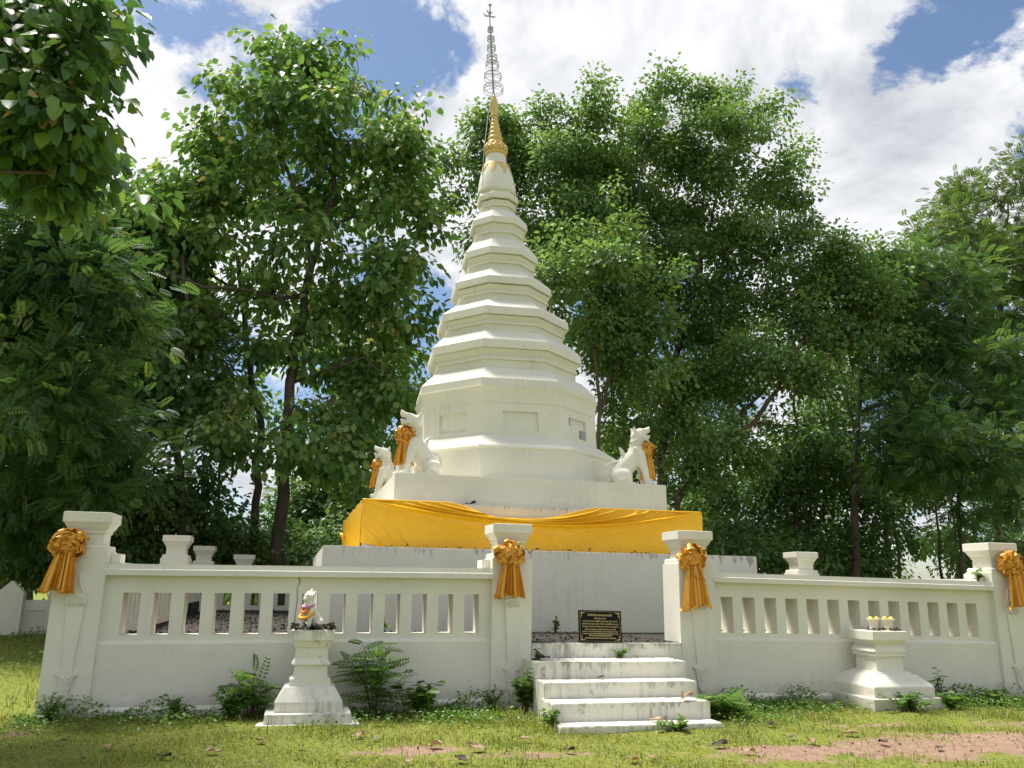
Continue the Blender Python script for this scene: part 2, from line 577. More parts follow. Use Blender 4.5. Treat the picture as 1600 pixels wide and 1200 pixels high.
def make_wall(label, length, first, n, loc, rz=0.0, tilt=0.0, sp=0.3612, sw=0.205, plinth=True):
    t = thing('slotted_wall', label, 'wall', loc, rz, 'white slotted walls round the stupa')
    t.rotation_euler = (0, tilt, rz)
    xs = [-0.05]
    for i in range(n):
        c = first + i * sp
        xs += [c - sw / 2, c + sw / 2]
    xs.append(length + 0.05)
    mb = MB()
    slab(xs, [-0.3, 0.97, 1.485, 1.70], lambda i, j: not (j == 1 and i % 2 == 1), 0.0, 0.38, mb)
    mb.build('slotted_panel', M['wall'], t)
    d = MB()
    d.rings([[(x, -0.05, -0.3), (x, 0.03, -0.3), (x, 0.03, 0.91), (x, -0.004, 0.91), (x, -0.042, 0.882), (x, -0.05, 0.870)] for x in (-0.045, length + 0.045)])
    d.build('dado', M['wall'], t)
    if plinth:
        p = MB()
        p.rings([[(x, -0.093, -0.3), (x, 0.02, -0.3), (x, 0.02, 0.14), (x, -0.052, 0.14), (x, -0.085, 0.112), (x, -0.093, 0.10)] for x in (-0.04, length + 0.04)])
        p.build('plinth', M['weath'], t)
    c = MB()
    c.rings([[(x, -0.105, 1.695), (x, 0.485, 1.695), (x, 0.485, 1.765), (x, 0.45, 1.775), (x, 0.445, 1.835), (x, -0.065, 1.835), (x, -0.07, 1.775), (x, -0.105, 1.765)]
             for x in (-0.042, length + 0.042)])
    c.build('coping', M['weath'], t)
    return t


WL = make_wall('white slotted wall left of the steps, behind the small lion pedestal', 4.885, -1.9535 + 2.255, 13, (-2.255, 0, -0.035), tilt=-0.0075)
mb = MB()
mb.tube([(2.31, -0.01, 1.70), (2.33, -0.004, 1.62), (2.30, -0.004, 1.55), (2.31, -0.004, 1.40), (2.295, -0.004, 1.22), (2.30, -0.004, 1.0), (2.29, -0.03, 0.9)], [0.004, 0.005, 0.003, 0.004, 0.003, 0.003, 0.001], 4)
mb.build('crack', M['dark'], WL.children[0])
WR = make_wall('white slotted wall right of the steps, behind the pedestal with two vases', 4.93, 6.214 - 5.985, 13, (5.985, 0, 0.012), tilt=0.0115)
make_wall('side wall with slots receding from the left corner pillar, seen through the near wall', 7.3, 0.55, 17, (-2.72, 7.75, 0.0), rz=-math.pi / 2, plinth=False)
make_wall('slotted wall running back from the middle left pillar to the rear corner', 4.9, 0.45, 11, (-2.72, 13.0, 0.0), rz=-math.pi / 2, plinth=False)
make_wall('rear slotted wall behind the stupa platform at the left', 5.2, 0.45, 13, (3.0, 13.55, 0.0), rz=math.pi, plinth=False)
make_wall('slotted wall running back from the right corner pillar', 5.3, 0.45, 13, (11.38, 0.45, 0.0), rz=math.pi / 2, plinth=False)


def relief_mesh(wide=0.13):
    """raised strip ornament: plain tapering band, pointed drop below, flame on top"""
    mb = band = MB()

    def plate(pts, y, th):
        n = len(pts)
        a = [(p[0], y, p[1]) for p in pts]
        b = [(p[0], y - th, p[1]) for p in pts]
        mb.add(a + b, [tuple(range(n, 2 * n))] + [(i, (i + 1) % n, n + (i + 1) % n, n + i) for i in range(n)])
    plate([(-0.055, 0.55), (0.055, 0.55), (0.10, 1.33), (-0.10, 1.33)], 0, 0.030)
    # drop
    mb = drop = MB()
    out = [(0, 0.18), (0.05, 0.27), (0.035, 0.31), (0.085, 0.50), (0.12, 0.52), (0.095, 0.56), (0, 0.575), (-0.095, 0.56), (-0.12, 0.52), (-0.085, 0.50), (-0.050, 0.31), (-0.05, 0.27)]
    plate(out, 0, 0.036)
    for k in range(4):
        z = 0.34 + 0.05 * k
        w = 0.02 + 0.014 * k
        for s in (-1, 1):
            mb.tube([(s * 0.006, -0.036, z - 0.03), (s * w, -0.042, z + 0.02), (s * (w + 0.01), -0.036, z + 0.05)], [0.007, 0.009, 0.004], 5)
    mb.tube([(0, -0.036, 0.2), (0, -0.044, 0.36), (0, -0.036, 0.54)], [0.005, 0.01, 0.006], 5)
    # flame
    mb = flame = MB()
    plate([(-0.105, 1.32), (0.105, 1.32), (0.115, 1.40), (0.085, 1.43), (0.105, 1.47), (0.06, 1.60), (0.025, 1.70), (0.01, 1.73),
           (-0.01, 1.73), (-0.040, 1.70), (-0.06, 1.60), (-0.105, 1.47), (-0.085, 1.43), (-0.115, 1.40)], 0, 0.038)
    for k in range(3):
        w, z = 0.075 - 0.02 * k, 1.47 + 0.045 * k
        mb.tube([(-w, -0.038, z), (-w * 0.5, -0.045, z + 0.075), (0, -0.045, z + 0.13 - 0.01 * k), (w * 0.5, -0.045, z + 0.075), (w, -0.038, z)], [0.004, 0.009, 0.006, 0.009, 0.004], 5)
    for s in (-1, 1):
        for k in range(4):
            x = s * (0.018 + 0.022 * k)
            mb.tube([(x, -0.038, 1.32 - 0.0), (x * 1.2, -0.046, 1.35), (x * 0.9, -0.040, 1.40)], [0.005, 0.010, 0.004], 5)
    mb.tube([(-0.11, -0.038, 1.415), (0, -0.048, 1.44), (0.11, -0.038, 1.415)], [0.008, 0.012, 0.008], 5)
    mb.tube([(0, -0.02, 1.60), (0.012, -0.045, 1.70), (0.03, -0.02, 1.79)], [0.012, 0.009, 0.004], 5)
    return band, drop, flame


def make_pillar(label, loc, relief=True, brackets=(1, 1)):
    t = thing('wall_pillar', label, 'pillar', loc, 0, 'white pillars of the boundary wall')
    s = MB()
    s.square([(0.285, 0.285, -0.3), (0.285, 0.285, 1.98)])
    s.build('shaft', M['wall'], t, bevel=0.007)
    c = MB()
    c.square([(0.262, 0.262, 1.976), (0.262, 0.262, 2.03), (0.245, 0.245, 2.05), (0.195, 0.195, 2.051), (0.195, 0.195, 2.195), (0.212, 0.212, 2.197), (0.212, 0.212, 2.236),
              (0.222, 0.222, 2.240), (0.240, 0.240, 2.27), (0.268, 0.268, 2.325), (0.283, 0.283, 2.328), (0.283, 0.283, 2.452), (0.25, 0.25, 2.458)])
    c.build('capital', M['tower'], t, bevel=0.004)
    for k, sx in enumerate((-1, 1)):
        if brackets[k]:
            b = MB()
            a, e = (sx * 0.286, sx * 0.40)
            b.box(min(a, e), max(a, e), -0.12, 0.2, 1.83, 1.955)
            b.build('shoulder_block', M['wall'], t, bevel=0.006)
    if relief:
        band, drop, flame = relief_mesh()
        r = band.build('relief_ornament', M['lion'], t, smooth=False)
        drop.build('drop_motif', M['lion'], r)
        flame.build('flame_motif', M['lion'], r)
        r.location = (0, -0.286, 0)
    return t


CY = 0.185
make_pillar('left corner pillar of the front wall, bow at its upper left edge', (-2.565, CY, -0.03), True, (0, 1))
make_pillar('gate pillar left of the steps, in front of the yellow cloth', (2.915, CY, 0.0), True, (1, 0))
make_pillar('gate pillar at the right side of the steps', (5.715, CY, -0.012), True, (0, 1))
make_pillar('right corner pillar of the front wall, cut by the picture edge', (11.235, CY, -0.04), True, (1, 0))
make_pillar('larger of the pillar caps showing above the left wall, behind its top rail', (-2.53, 8.0, 0.10), False, (0, 0))
make_pillar('farther pillar cap above the left wall, just right of the larger one', (-2.50, 13.35, 0.10), False, (0, 0))
p_ = make_pillar('lowest and farthest pillar cap peeping over the left wall rail', (-1.45, 13.75, -0.1), False, (0, 0))
make_pillar('lone pillar cap showing above the right wall in front of the trees', (11.45, 6.0, 0.02), False, (0, 0))

# black plaque leaning on the side wall inside
t = thing('black_plaque', 'plain black panel inside the compound seen through the third slot of the left wall', 'plaque', (-2.28, 10.2, 0.85), 0)
mb = MB()
mb.box(-0.04, 0.0, -0.9, 0.9, -0.05, 0.27)
mb.build('panel', M['dark'], t, bevel=0.004)

# ------------------------------------------------------------------ steps
st = thing('entrance_steps', 'white stained steps with five treads leading up between the gate pillars', 'steps', (0, 0, 0))
for (x0, x1, y0, y1, z0, z1) in ((3.02, 5.05, -1.97, -1.55, -0.3, 0.062), (3.035, 5.07, -1.62, -1.1, -0.3, 0.262), (3.065, 5.12, -1.17, -0.68, -0.3, 0.448),
                                 (3.075, 5.19, -0.74, -0.10, -0.3, 0.655), (3.205, 5.425, -0.125, 0.10, -0.3, 0.846)):
    mb = MB()
    mb.box(x0, x1, y0, y1, z0, z1)
    mb.build('step', M['stair'], st, bevel=0.010)

# ------------------------------------------------------------------ stupa
SX, SY = 4.32, 6.35
stupa = thing('stupa', 'tall white leaning octagonal stupa with gold spire on a square stepped base', 'stupa', (SX, SY, 0.85))


def sbuild(mb, name, mat, smooth=False, bevel=0.0, parent=None):
    mb.v = [(x - SX, y - SY, z - 0.85) for x, y, z in mb.v]
    return mb.build(name, mat, parent or stupa, smooth, bevel)


for (hx, z0, z1, mt) in ((3.925, 0.8, 2.205, 'platform'), (3.245, 2.204, 3.03, 'platform'), (2.69, 3.029, 3.60, 'tower')):
    mb = MB()
    mb.square([(hx, hx - (0.08 if hx > 3.9 else 0.26 if hx > 3 else 0), z0), (hx, hx - (0.08 if hx > 3.9 else 0.26 if hx > 3 else 0), z1)], SX, SY)
    sbuild(mb, 'base_tier', M[mt], bevel=0.012)

TH = R_(-4)


def oct_ring(r, z, xc=None):
    if xc is None:
        xc = 4.60 - 0.0515 * z
    return [(xc + r * math.cos(R_(22.5 + 45 * k) + TH), SY + r * math.sin(R_(22.5 + 45 * k) + TH), z) for k in range(8)]


def octo(prof):
    mb = MB()
    mb.rings([oct_ring(r, z) for r, z in prof])
    return mb


sbuild(octo([(2.45, 3.595), (2.45, 4.22), (2.47, 4.235), (2.49, 4.262), (2.47, 4.30), (2.45, 4.312), (2.10, 4.545), (2.06, 4.56)]), 'drum_base', M['tower'])
# drum with a sunk panel in each face
dm = MB()
zs = [4.55, 4.66, 5.07, 5.235]
R0 = 2.045
for k in range(8):
    def cor(kk, z, r=R0):
        return Vector(oct_ring(r, z)[kk % 8])
    for j in range(3):
        z0, z1 = zs[j], zs[j + 1]
        A0, B0, A1, B1 = cor(k, z0), cor(k + 1, z0), cor(k, z1), cor(k + 1, z1)
        fr = (0.0, 0.27, 0.73, 1.0)
        for i in range(3):
            q = [A0.lerp(B0, fr[i]), A0.lerp(B0, fr[i + 1]), A1.lerp(B1, fr[i + 1]), A1.lerp(B1, fr[i])]
            if i == 1 and j == 1:
                ctr = Vector((4.6 - 0.0515 * z0, SY, z0))
                nrm = ((A0 + B0) / 2 - ctr)
                nrm.z = 0
                nrm.normalize()
                d = [p - nrm * 0.055 for p in q]
                dm.add(d, [(0, 1, 2, 3)])
                for a in range(4):
                    b = (a + 1) % 4
                    dm.add([q[a], q[b], d[b], d[a]], [(0, 1, 2, 3)])
            else:
                dm.add(q, [(0, 1, 2, 3)])
drum = sbuild(dm, 'drum', M['tower'])
# the right front face holds a small grey hatch
A0, B0 = Vector(oct_ring(R0 - 0.045, 4.72)[6]), Vector(oct_ring(R0 - 0.045, 4.72)[7])
for (f0, f1, z0, z1) in ((0.60, 0.71, 4.665, 4.86), (0.28, 0.315, 4.90, 5.06)):
    hb = MB()
    p, q = A0.lerp(B0, f0), A0.lerp(B0, f1)
    nrm = Vector(((A0 + B0).x / 2 - 4.36, (A0 + B0).y / 2 - SY, 0)).normalized() * 0.02
    hb.add([(v.x, v.y, z) for v in (p, q, q + nrm, p + nrm) for z in (z0,)] + [(v.x, v.y, z1) for v in (p, q, q + nrm, p + nrm)],
           [(0, 3, 2, 1), (4, 5, 6, 7), (0, 1, 5, 4), (1, 2, 6, 5), (2, 3, 7, 6), (3, 0, 4, 7)])
    sbuild(hb, 'hatch', M['metal'], parent=drum)
sbuild(octo([(2.045, 5.232), (2.045, 5.245), (2.058, 5.25), (2.062, 5.32), (2.075, 5.44), (2.105, 5.52), (2.135, 5.56), (2.08, 5.58)]), 'drum_cornice', M['tower'])
F = [(2.08, 5.75), (1.794, 6.662), (1.546, 7.472), (1.19, 8.293), (0.906, 9.103), (0.687, 9.948), (0.495, 10.63)]
for i, (r, z) in enumerate(F):
    k = 0.19 if i < 6 else 0.16
    fh = (0.19, 0.19, 0.185, 0.17, 0.165, 0.165, 0.13)[i]
    if i < 6:
        rn, zn = F[i + 1]
        dz = zn - z
        g = 0.095 * (0.6 + rn / 2.6)
        bot = z - fh
        rb = rn - g * 1.05
        # skirt below the next fascia: slope, wall, band, flare
        prof = [(r - 0.10, bot), (r + 0.02, bot), (r + 0.025, bot + 0.012), (r + 0.012, z - 0.01), (r, z), (rb + 0.10 + 0.02, z + dz * 0.30), (rb + 0.035, z + dz * 0.335), (rb, z + dz * 0.345),
                (rb - 0.005, z + dz * 0.535), (rb + 0.045, z + dz * 0.54), (rb + 0.045, z + dz * 0.60), (rb + 0.012, z + dz * 0.607),
                (rb + 0.02, z + dz * 0.64), (rn - 0.035, zn - fh * 0.98 - 0.012), (rn - 0.2, zn - fh - 0.012)]
        sbuild(octo(prof), 'roof_tier', M['tower'])
    else:
        sbuild(octo([(r - 0.1, z - fh), (r + 0.015, z - fh), (r + 0.015, z - 0.02), (r, z), (0.44, z + 0.14), (0.40, z + 0.2)]), 'roof_tier', M['tower'])


def sxc(z):
    return 4.60 - 0.0515 * z + (0.0 if z < 10.9 else 0.0)


def slathe(prof, name, mat, n=28, smooth=True, parent=None):
    mb = MB()
    mb.rings([[(sxc(z) + r * math.cos(2 * math.pi * j / n), SY + r * math.sin(2 * math.pi * j / n), z) for j in range(n)] for r, z in prof])
    return sbuild(mb, name, mat, smooth, parent=parent)


bell = slathe([(0.47, 10.70), (0.465, 10.80), (0.45, 10.95), (0.405, 11.20), (0.35, 11.40), (0.30, 11.53), (0.262, 11.575), (0.258, 11.60), (0.245, 11.77), (0.235, 11.80)], 'bell', M['tower'])
# gold leaf triangles on the shoulder of the bell
mb = MB()
for k in range(8):
    a0 = 2 * math.pi * (k + 0.4) / 8
    rows = []
    for (da, z, r) in ((0.36, 11.52, 0.318), (0.33, 11.46, 0.342), (0.20, 11.36, 0.372), (0.07, 11.25, 0.402), (0.02, 11.18, 0.418)):
        rows.append([(sxc(z) + r * math.cos(a0 + s * da), SY + r * math.sin(a0 + s * da), z) for s in (-1, -0.33, 0.33, 1)])
    mb.grid(np.array(rows))
sbuild(mb, 'gold_leaf_motif', M['gold'], parent=bell)
lotus = slathe([(0.225, 11.78), (0.262, 11.80), (0.272, 11.84), (0.25, 11.88), (0.25, 11.93), (0.272, 11.99), (0.26, 12.02), (0.225, 12.05)], 'lotus_ring', M['gold'])
mb = MB()
for k in range(14):
    a = 2 * math.pi * k / 14
    ca, sa = math.cos(a), math.sin(a)
    mb.tube([(sxc(z) + r * ca, SY + r * sa, z) for r, z in ((0.245, 11.86), (0.268, 11.94), (0.272, 12.03), (0.25, 12.08))], [0.028, 0.038, 0.030, 0.01], 6)
sbuild(mb, 'lotus_petals', M['gold'], True, parent=lotus)
prof = [(0.225, 12.03)]
z, r = 12.05, 0.218
for k in range(7):
    h = 0.145 - 0.009 * k
    prof += [(r * 0.80, z), (r * 1.0, z + h * 0.22), (r * 1.0, z + h * 0.58), (r * 0.78, z + h * 0.95)]
    z += h
    r *= 0.855
slathe(prof, 'ringed_spire', M['gold'])
slathe([(0.085, 12.86), (0.10, 12.90), (0.075, 12.93), (0.10, 13.05), (0.112, 13.14), (0.095, 13.28), (0.055, 13.42), (0.02, 13.52)], 'spire_bud', M['gold'])
mb = MB()
zz = [13.45, 14.2, 15.0, 15.6, 15.75]
mb.tube([(sxc(z) - 0.05 * (z - 13.4) * 0.32, SY, z) for z in zz], [0.026, 0.024, 0.02, 0.016, 0.012], 7)
pole = sbuild(mb, 'finial_pole', M['metal'])


def fx(z):
    return sxc(z) - 0.05 * (z - 13.4) * 0.32


for (z, r) in ((13.64, 0.245), (13.98, 0.215), (14.31, 0.165), (14.52, 0.130), (14.80, 0.108), (15.06, 0.09), (15.33, 0.07)):
    mb = MB()
    n = 26
    for dz in (-0.05, 0.05):
        ring = [(fx(z) + r * math.cos(2 * math.pi * k / n), SY + r * math.sin(2 * math.pi * k / n), z + dz) for k in range(n + 1)]
        mb.tube(ring, 0.0065, 5, False)
    for k in range(n):
        a, b = 2 * math.pi * k / n, 2 * math.pi * (k + 1) / n
        mb.tube([(fx(z) + r * math.cos(a), SY + r * math.sin(a), z - 0.05), (fx(z) + r * math.cos(b), SY + r * math.sin(b), z + 0.05)], 0.0032, 4, False)
        mb.tube([(fx(z) + r * math.cos(b), SY + r * math.sin(b), z - 0.05), (fx(z) + r * math.cos(a), SY + r * math.sin(a), z + 0.05)], 0.0032, 4, False)
    for k in range(3):
        a = math.pi * k / 3 + 0.3
        mb.tube([(fx(z) + r * math.cos(a), SY + r * math.sin(a), z + 0.045), (fx(z) - r * math.cos(a), SY - r * math.sin(a), z + 0.045)], 0.007, 4, False)
    sbuild(mb, 'umbrella_ring', M['metal'], parent=pole)
mb = MB()
zt = 15.72
mb.tube([(fx(zt), SY, zt), (fx(zt), SY, zt + 0.1), (fx(zt), SY, zt + 0.22), (fx(zt), SY, zt + 0.3)], [0.018, 0.045, 0.022, 0.01], 8)
for s in (-1, 1):
    mb.tube([(fx(zt), SY, zt), (fx(zt) + s * 0.10, SY, zt - 0.01), (fx(zt) + s * 0.18, SY, zt + 0.06)], [0.014, 0.024, 0.005], 6)
    mb.tube([(fx(zt), SY, zt + 0.10), (fx(zt) + s * 0.06, SY, zt + 0.12), (fx(zt) + s * 0.09, SY, zt + 0.2)], [0.012, 0.018, 0.004], 6)
mb.lathe([(0.004, zt + 0.28), (0.032, zt + 0.305), (0.042, zt + 0.335), (0.032, zt + 0.365), (0.004, zt + 0.39)], 12, fx(zt), SY)
sbuild(mb, 'finial_tip', M['metal'], parent=pole)
# lightning wire running down beside the gold spire
mb = MB()
mb.tube([(fx(13.5) - 0.03, SY - 0.05, 13.5), (3.74, SY - 0.15, 12.8), (3.655, SY - 0.3, 12.05), (3.62, SY - 0.34, 11.8), (3.60, SY - 0.42, 11.1), (3.56, SY - 0.55, 10.66)], 0.012, 5)
sbuild(mb, 'down_wire', M['metal'])


# ------------------------------------------------------------------ yellow cloth round the second tier
def make_cloth():
    x0, x1 = 1.045, 7.595
    yf, yb = 3.345, 9.35
    zb, zt = 2.225, 3.045
    t = thing('draped_cloth', 'yellow satin cloth wrapped round the second base tier, sagging in the middle', 'cloth', ((x0 + x1) / 2, yf, zb))

    def top(x):
        a, b = 2.55, 5.40
        if x <= a or x >= b:
            return zt
        u = (x - a) / (b - a)
        # quick fall from the left, flat bottom, slower rise
        f = min(1.0, u / 0.34) if u < 0.34 else (1.0 if u < 0.55 else max(0.0, 1 - ((u - 0.55) / 0.45) ** 1.35))
        f = f * f * (3 - 2 * f) * 0.6 + f * 0.4
        return zt - 0.245 * f
    folds = [(1.10, 7.50, 0.36, 4.55, 0.115, 0.026), (1.55, 6.55, 0.315, 4.45, 0.085, 0.018), (1.9, 5.9, 0.285, 4.2, 0.080, 0.015),
             (2.3, 5.55, 0.262, 4.15, 0.065, 0.014), (1.15, 7.0, 0.47, 5.0, 0.012, 0.05)]
    rnd = np.random.default_rng(4)

    def disp(x, z):
        d = 0.012
        for a, b, sag, xm, amp, w in folds:
            if a < x < b:
                u = (x - a) / (xm - a) if x < xm else (b - x) / (b - xm)
                s = math.sin(u * math.pi / 2) ** 0.85
                zc = zt + 0.015 - sag * s
                d += amp * min(1, 2.2 * s) * math.exp(-((z - zc) / w) ** 2)
                d += 0.35 * amp * s * (1 if z > zc else math.exp((z - zc) / 0.10))
        for (xa, za, sl) in ((1.35, 2.35, 0.8), (1.55, 2.42, 0.9), (1.8, 2.38, 1.0), (6.1, 2.95, -0.5), (6.35, 2.97, -0.6), (6.6, 2.98, -0.7)):
            q = (z - za) + (x - xa) * sl
            d += 0.040 * math.exp(-(q / 0.022) ** 2) * math.exp(-((x - xa) / 0.22) ** 2)
        d += 0.008 * math.sin(x * 2.1 + z * 3) + 0.005 * math.sin(x * 5.3 - z * 7)
        return d
    xs = np.linspace(x0, x1, 230)
    rows = []
    for v in np.linspace(0, 1, 110):
        row = []
        for x in xs:
            zt_ = top(x)
            zb_ = zb + 0.07 * math.exp(-((x - x0) / 0.25) ** 2)
            z = zb_ + (zt_ - zb_) * v
            row.append((x, yf - max(0.0, disp(x, z)), z))
        rows.append(row)
    mb = MB()
    P = np.array(rows)
    mb.grid(P)
    # rolled hem along the top edge
    hem = [(x, yf - 0.014 - 0.015, top(x) + 0.004) for x in xs[::2]]
    mb.tube(hem, 0.018, 6)
    ob = mb.build('front_drape', M['cloth'], t, True)
    ob.location = -t.location
    for sx, nm in ((x0, 'side_drape'), (x1, 'side_drape')):
        mb = MB()
        s = -1 if sx == x0 else 1
        ys = np.linspace(yf + 0.004, yb, 60)
        rows = []
        for v in np.linspace(0, 1, 16):
            rows.append([(sx + s * (0.006 + 0.02 * abs(math.sin(y * 3 + v)) * (0.3 + v) * min(1, (y - yf) * 2)), y, zb + (zt - 0.02 * math.sin((y - yf) * 1.2) ** 2 - zb) * v) for y in ys])
        mb.grid(np.array(rows))
        o2 = mb.build(nm, M['cloth'], t, True)
        o2.location = -t.location
    mb = MB()   # knot of cloth at the far left corner
    for k in range(7):
        a = k * 0.9
        mb.tube([(x0 - 0.02, 8.0, 2.62), (x0 - 0.09 - 0.03 * math.sin(a), 8.0 + 0.08 * math.cos(a), 2.66 + 0.06 * math.sin(a)), (x0 - 0.05, 8.0 + 0.12 * math.cos(a), 2.6 + 0.08 * math.sin(a))], [0.02, 0.04, 0.012], 5)
    o3 = mb.build('knot', M['cloth'], t, True)
    o3.location = -t.location


make_cloth()


# ------------------------------------------------------------------ ribbon rosettes
def make_bow(label, loc, rz=0.0, size=1.0, seed=1, spread=0.30, length=0.62, lean=0.0, flap=False):
    r = np.random.default_rng(seed)
    t = thing('ribbon_rosette', label, 'ribbon bow', loc, rz, 'amber satin bows')
    mb = MB()
    # ruffled loops packed over a half ball
    npet = 46
    for k in range(npet):
        u = (k + 0.5) / npet
        th = math.acos(1 - 1.08 * u)             # 0 = straight out
        ph = k * 2.39996 + r.normal(0, 0.15)
        out = Vector((math.sin(th) * math.cos(ph), -math.cos(th), math.sin(th) * math.sin(ph)))
        side = out.cross(Vector((r.normal(0, 1), r.normal(0, 1), r.normal(0, 1)))).normalized()
        up = out.cross(side)
        rad = 0.185 + r.normal(0, 0.018)
        w = 0.055 + 0.018 * r.random()
        lp = 0.060 + 0.022 * r.random()
        ph2 = r.random() * 6
        rows = []
        for a in np.linspace(0, 1, 7):
            ang = math.pi * (a * 1.25 - 0.15)
            c = out * (rad * (0.52 + 0.50 * math.sin(min(math.pi, ang * 0.8)))) + up * (lp * math.cos(ang) * 1.25)
            c = Vector((c.x * 1.16, c.y * 0.62, c.z * 1.1))
            row = []
            for b in np.linspace(-1, 1, 5):
                wob = 0.014 * math.sin(b * 4 + ph2 + a * 5)
                row.append(c + side * (w * b * (0.75 + 0.35 * math.sin(ang * 0.8))) + up * wob + out * (0.012 * math.sin(b * 6 + ph2)))
            rows.append(row)
        mb.grid(np.array(rows))
    core = [(0.0, 0)] 
    mb.v = [tuple(np.array(p) * (1 + r.normal(0, 0.05))) for p in mb.v]
    mb.build('rosette', M['bow'], t, False)
    tails = [(-0.055, -0.26, 1), (0.055, 0.26, 2)] + ([(0.03, 0.30, 3)] if flap else [])
    for (xa, fan, kk) in tails:
        mb = MB()
        ln = length * (1 + r.normal(0, 0.03)) if kk != 3 else 0.20
        wt, wb = 0.055, (0.135 if kk != 3 else 0.10)
        sg = -1 if xa < 0 else 1
        phs = r.random() * 6
        rows = []
        for v in np.linspace(0, 1, 16):
            row = []
            for u in np.linspace(-1, 1, 19):
                half = wt + (wb - wt) * v ** 0.8
                cx = xa + sg * spread * 0.22 * v + lean * v * ln
                x = cx + u * half
                y = -0.05 - 0.02 * kk - (0.018 + 0.030 * v) * math.sin(u * 5.2 + phs) - 0.02 * math.sin(u * 2.3 + phs * 2) * v - 0.02 * v
                z = -0.10 - ln * v - (0.015 * math.sin(u * 4 + phs) + 0.03 * u * sg) * v
                row.append((x, y, z))
            rows.append(row)
        # folded hem turned back
        last = rows[-1]
        rows.append([(p[0] * 1.0, p[1] + 0.02, p[2] - 0.006) for p in last])
        rows.append([(p[0] * 1.0, p[1] + 0.05, p[2] + 0.05) for p in last])
        mb.grid(np.array(rows))
        mb.build('tail', M['bow'], t, True)
    t.scale = (size * 0.93,) * 3
    return t


yb = -0.17
make_bow('amber satin bow with flared tails on the left corner pillar', (-2.735, yb, 2.025), 0.15, 0.95, 3, 0.16, 0.54, -0.10)
make_bow('dark gold ruffled bow on the gate pillar left of the steps', (2.855, yb, 2.03), 0, 0.95, 8, 0.22, 0.56, -0.03)
make_bow('long-tailed gold bow with an extra flap on the gate pillar right of the steps', (5.605, yb, 2.03), 0, 0.98, 14, 0.20, 0.66, 0.02, True)
make_bow('orange gold bow on the right corner pillar at the picture edge', (11.285, yb, 2.06), -0.1, 1.05, 21, 0.10, 0.56, 0.02)


# ------------------------------------------------------------------ lion statues
def remesh_obj(parts, name, voxel, mat, parent, smooth_it=4):
    """union of tapered capsules into one continuous sculpted surface"""
    bm = bmesh.new()
    for (p0, r0, p1, r1) in parts:
        p0, p1 = Vector(p0), Vector(p1)
        d = p1 - p0
        n = max(2, int(d.length / (0.45 * min(r0, r1)) + 1))
        n = min(n, 14)
        for i in range(n + 1):
            f = i / n
            bmesh.ops.create_icosphere(bm, subdivisions=2, radius=r0 + (r1 - r0) * f, matrix=Matrix.Translation(p0 + d * f))
    me = bpy.data.meshes.new(name)
    bm.to_mesh(me)
    bm.free()
    tmp = bpy.data.objects.new('tmp', me)
    COL.objects.link(tmp)
    m = tmp.modifiers.new('r', 'REMESH')
    m.mode = 'VOXEL'
    m.voxel_size = voxel
    s = tmp.modifiers.new('s', 'SMOOTH')
    s.iterations = smooth_it
    s.factor = 0.5
    dg = bpy.context.evaluated_depsgraph_get()
    me2 = bpy.data.meshes.new_from_object(tmp.evaluated_get(dg))
    bpy.data.objects.remove(tmp)
    me2.name = name
    me2.materials.clear()
    return link(name, me2, mat, parent, True)


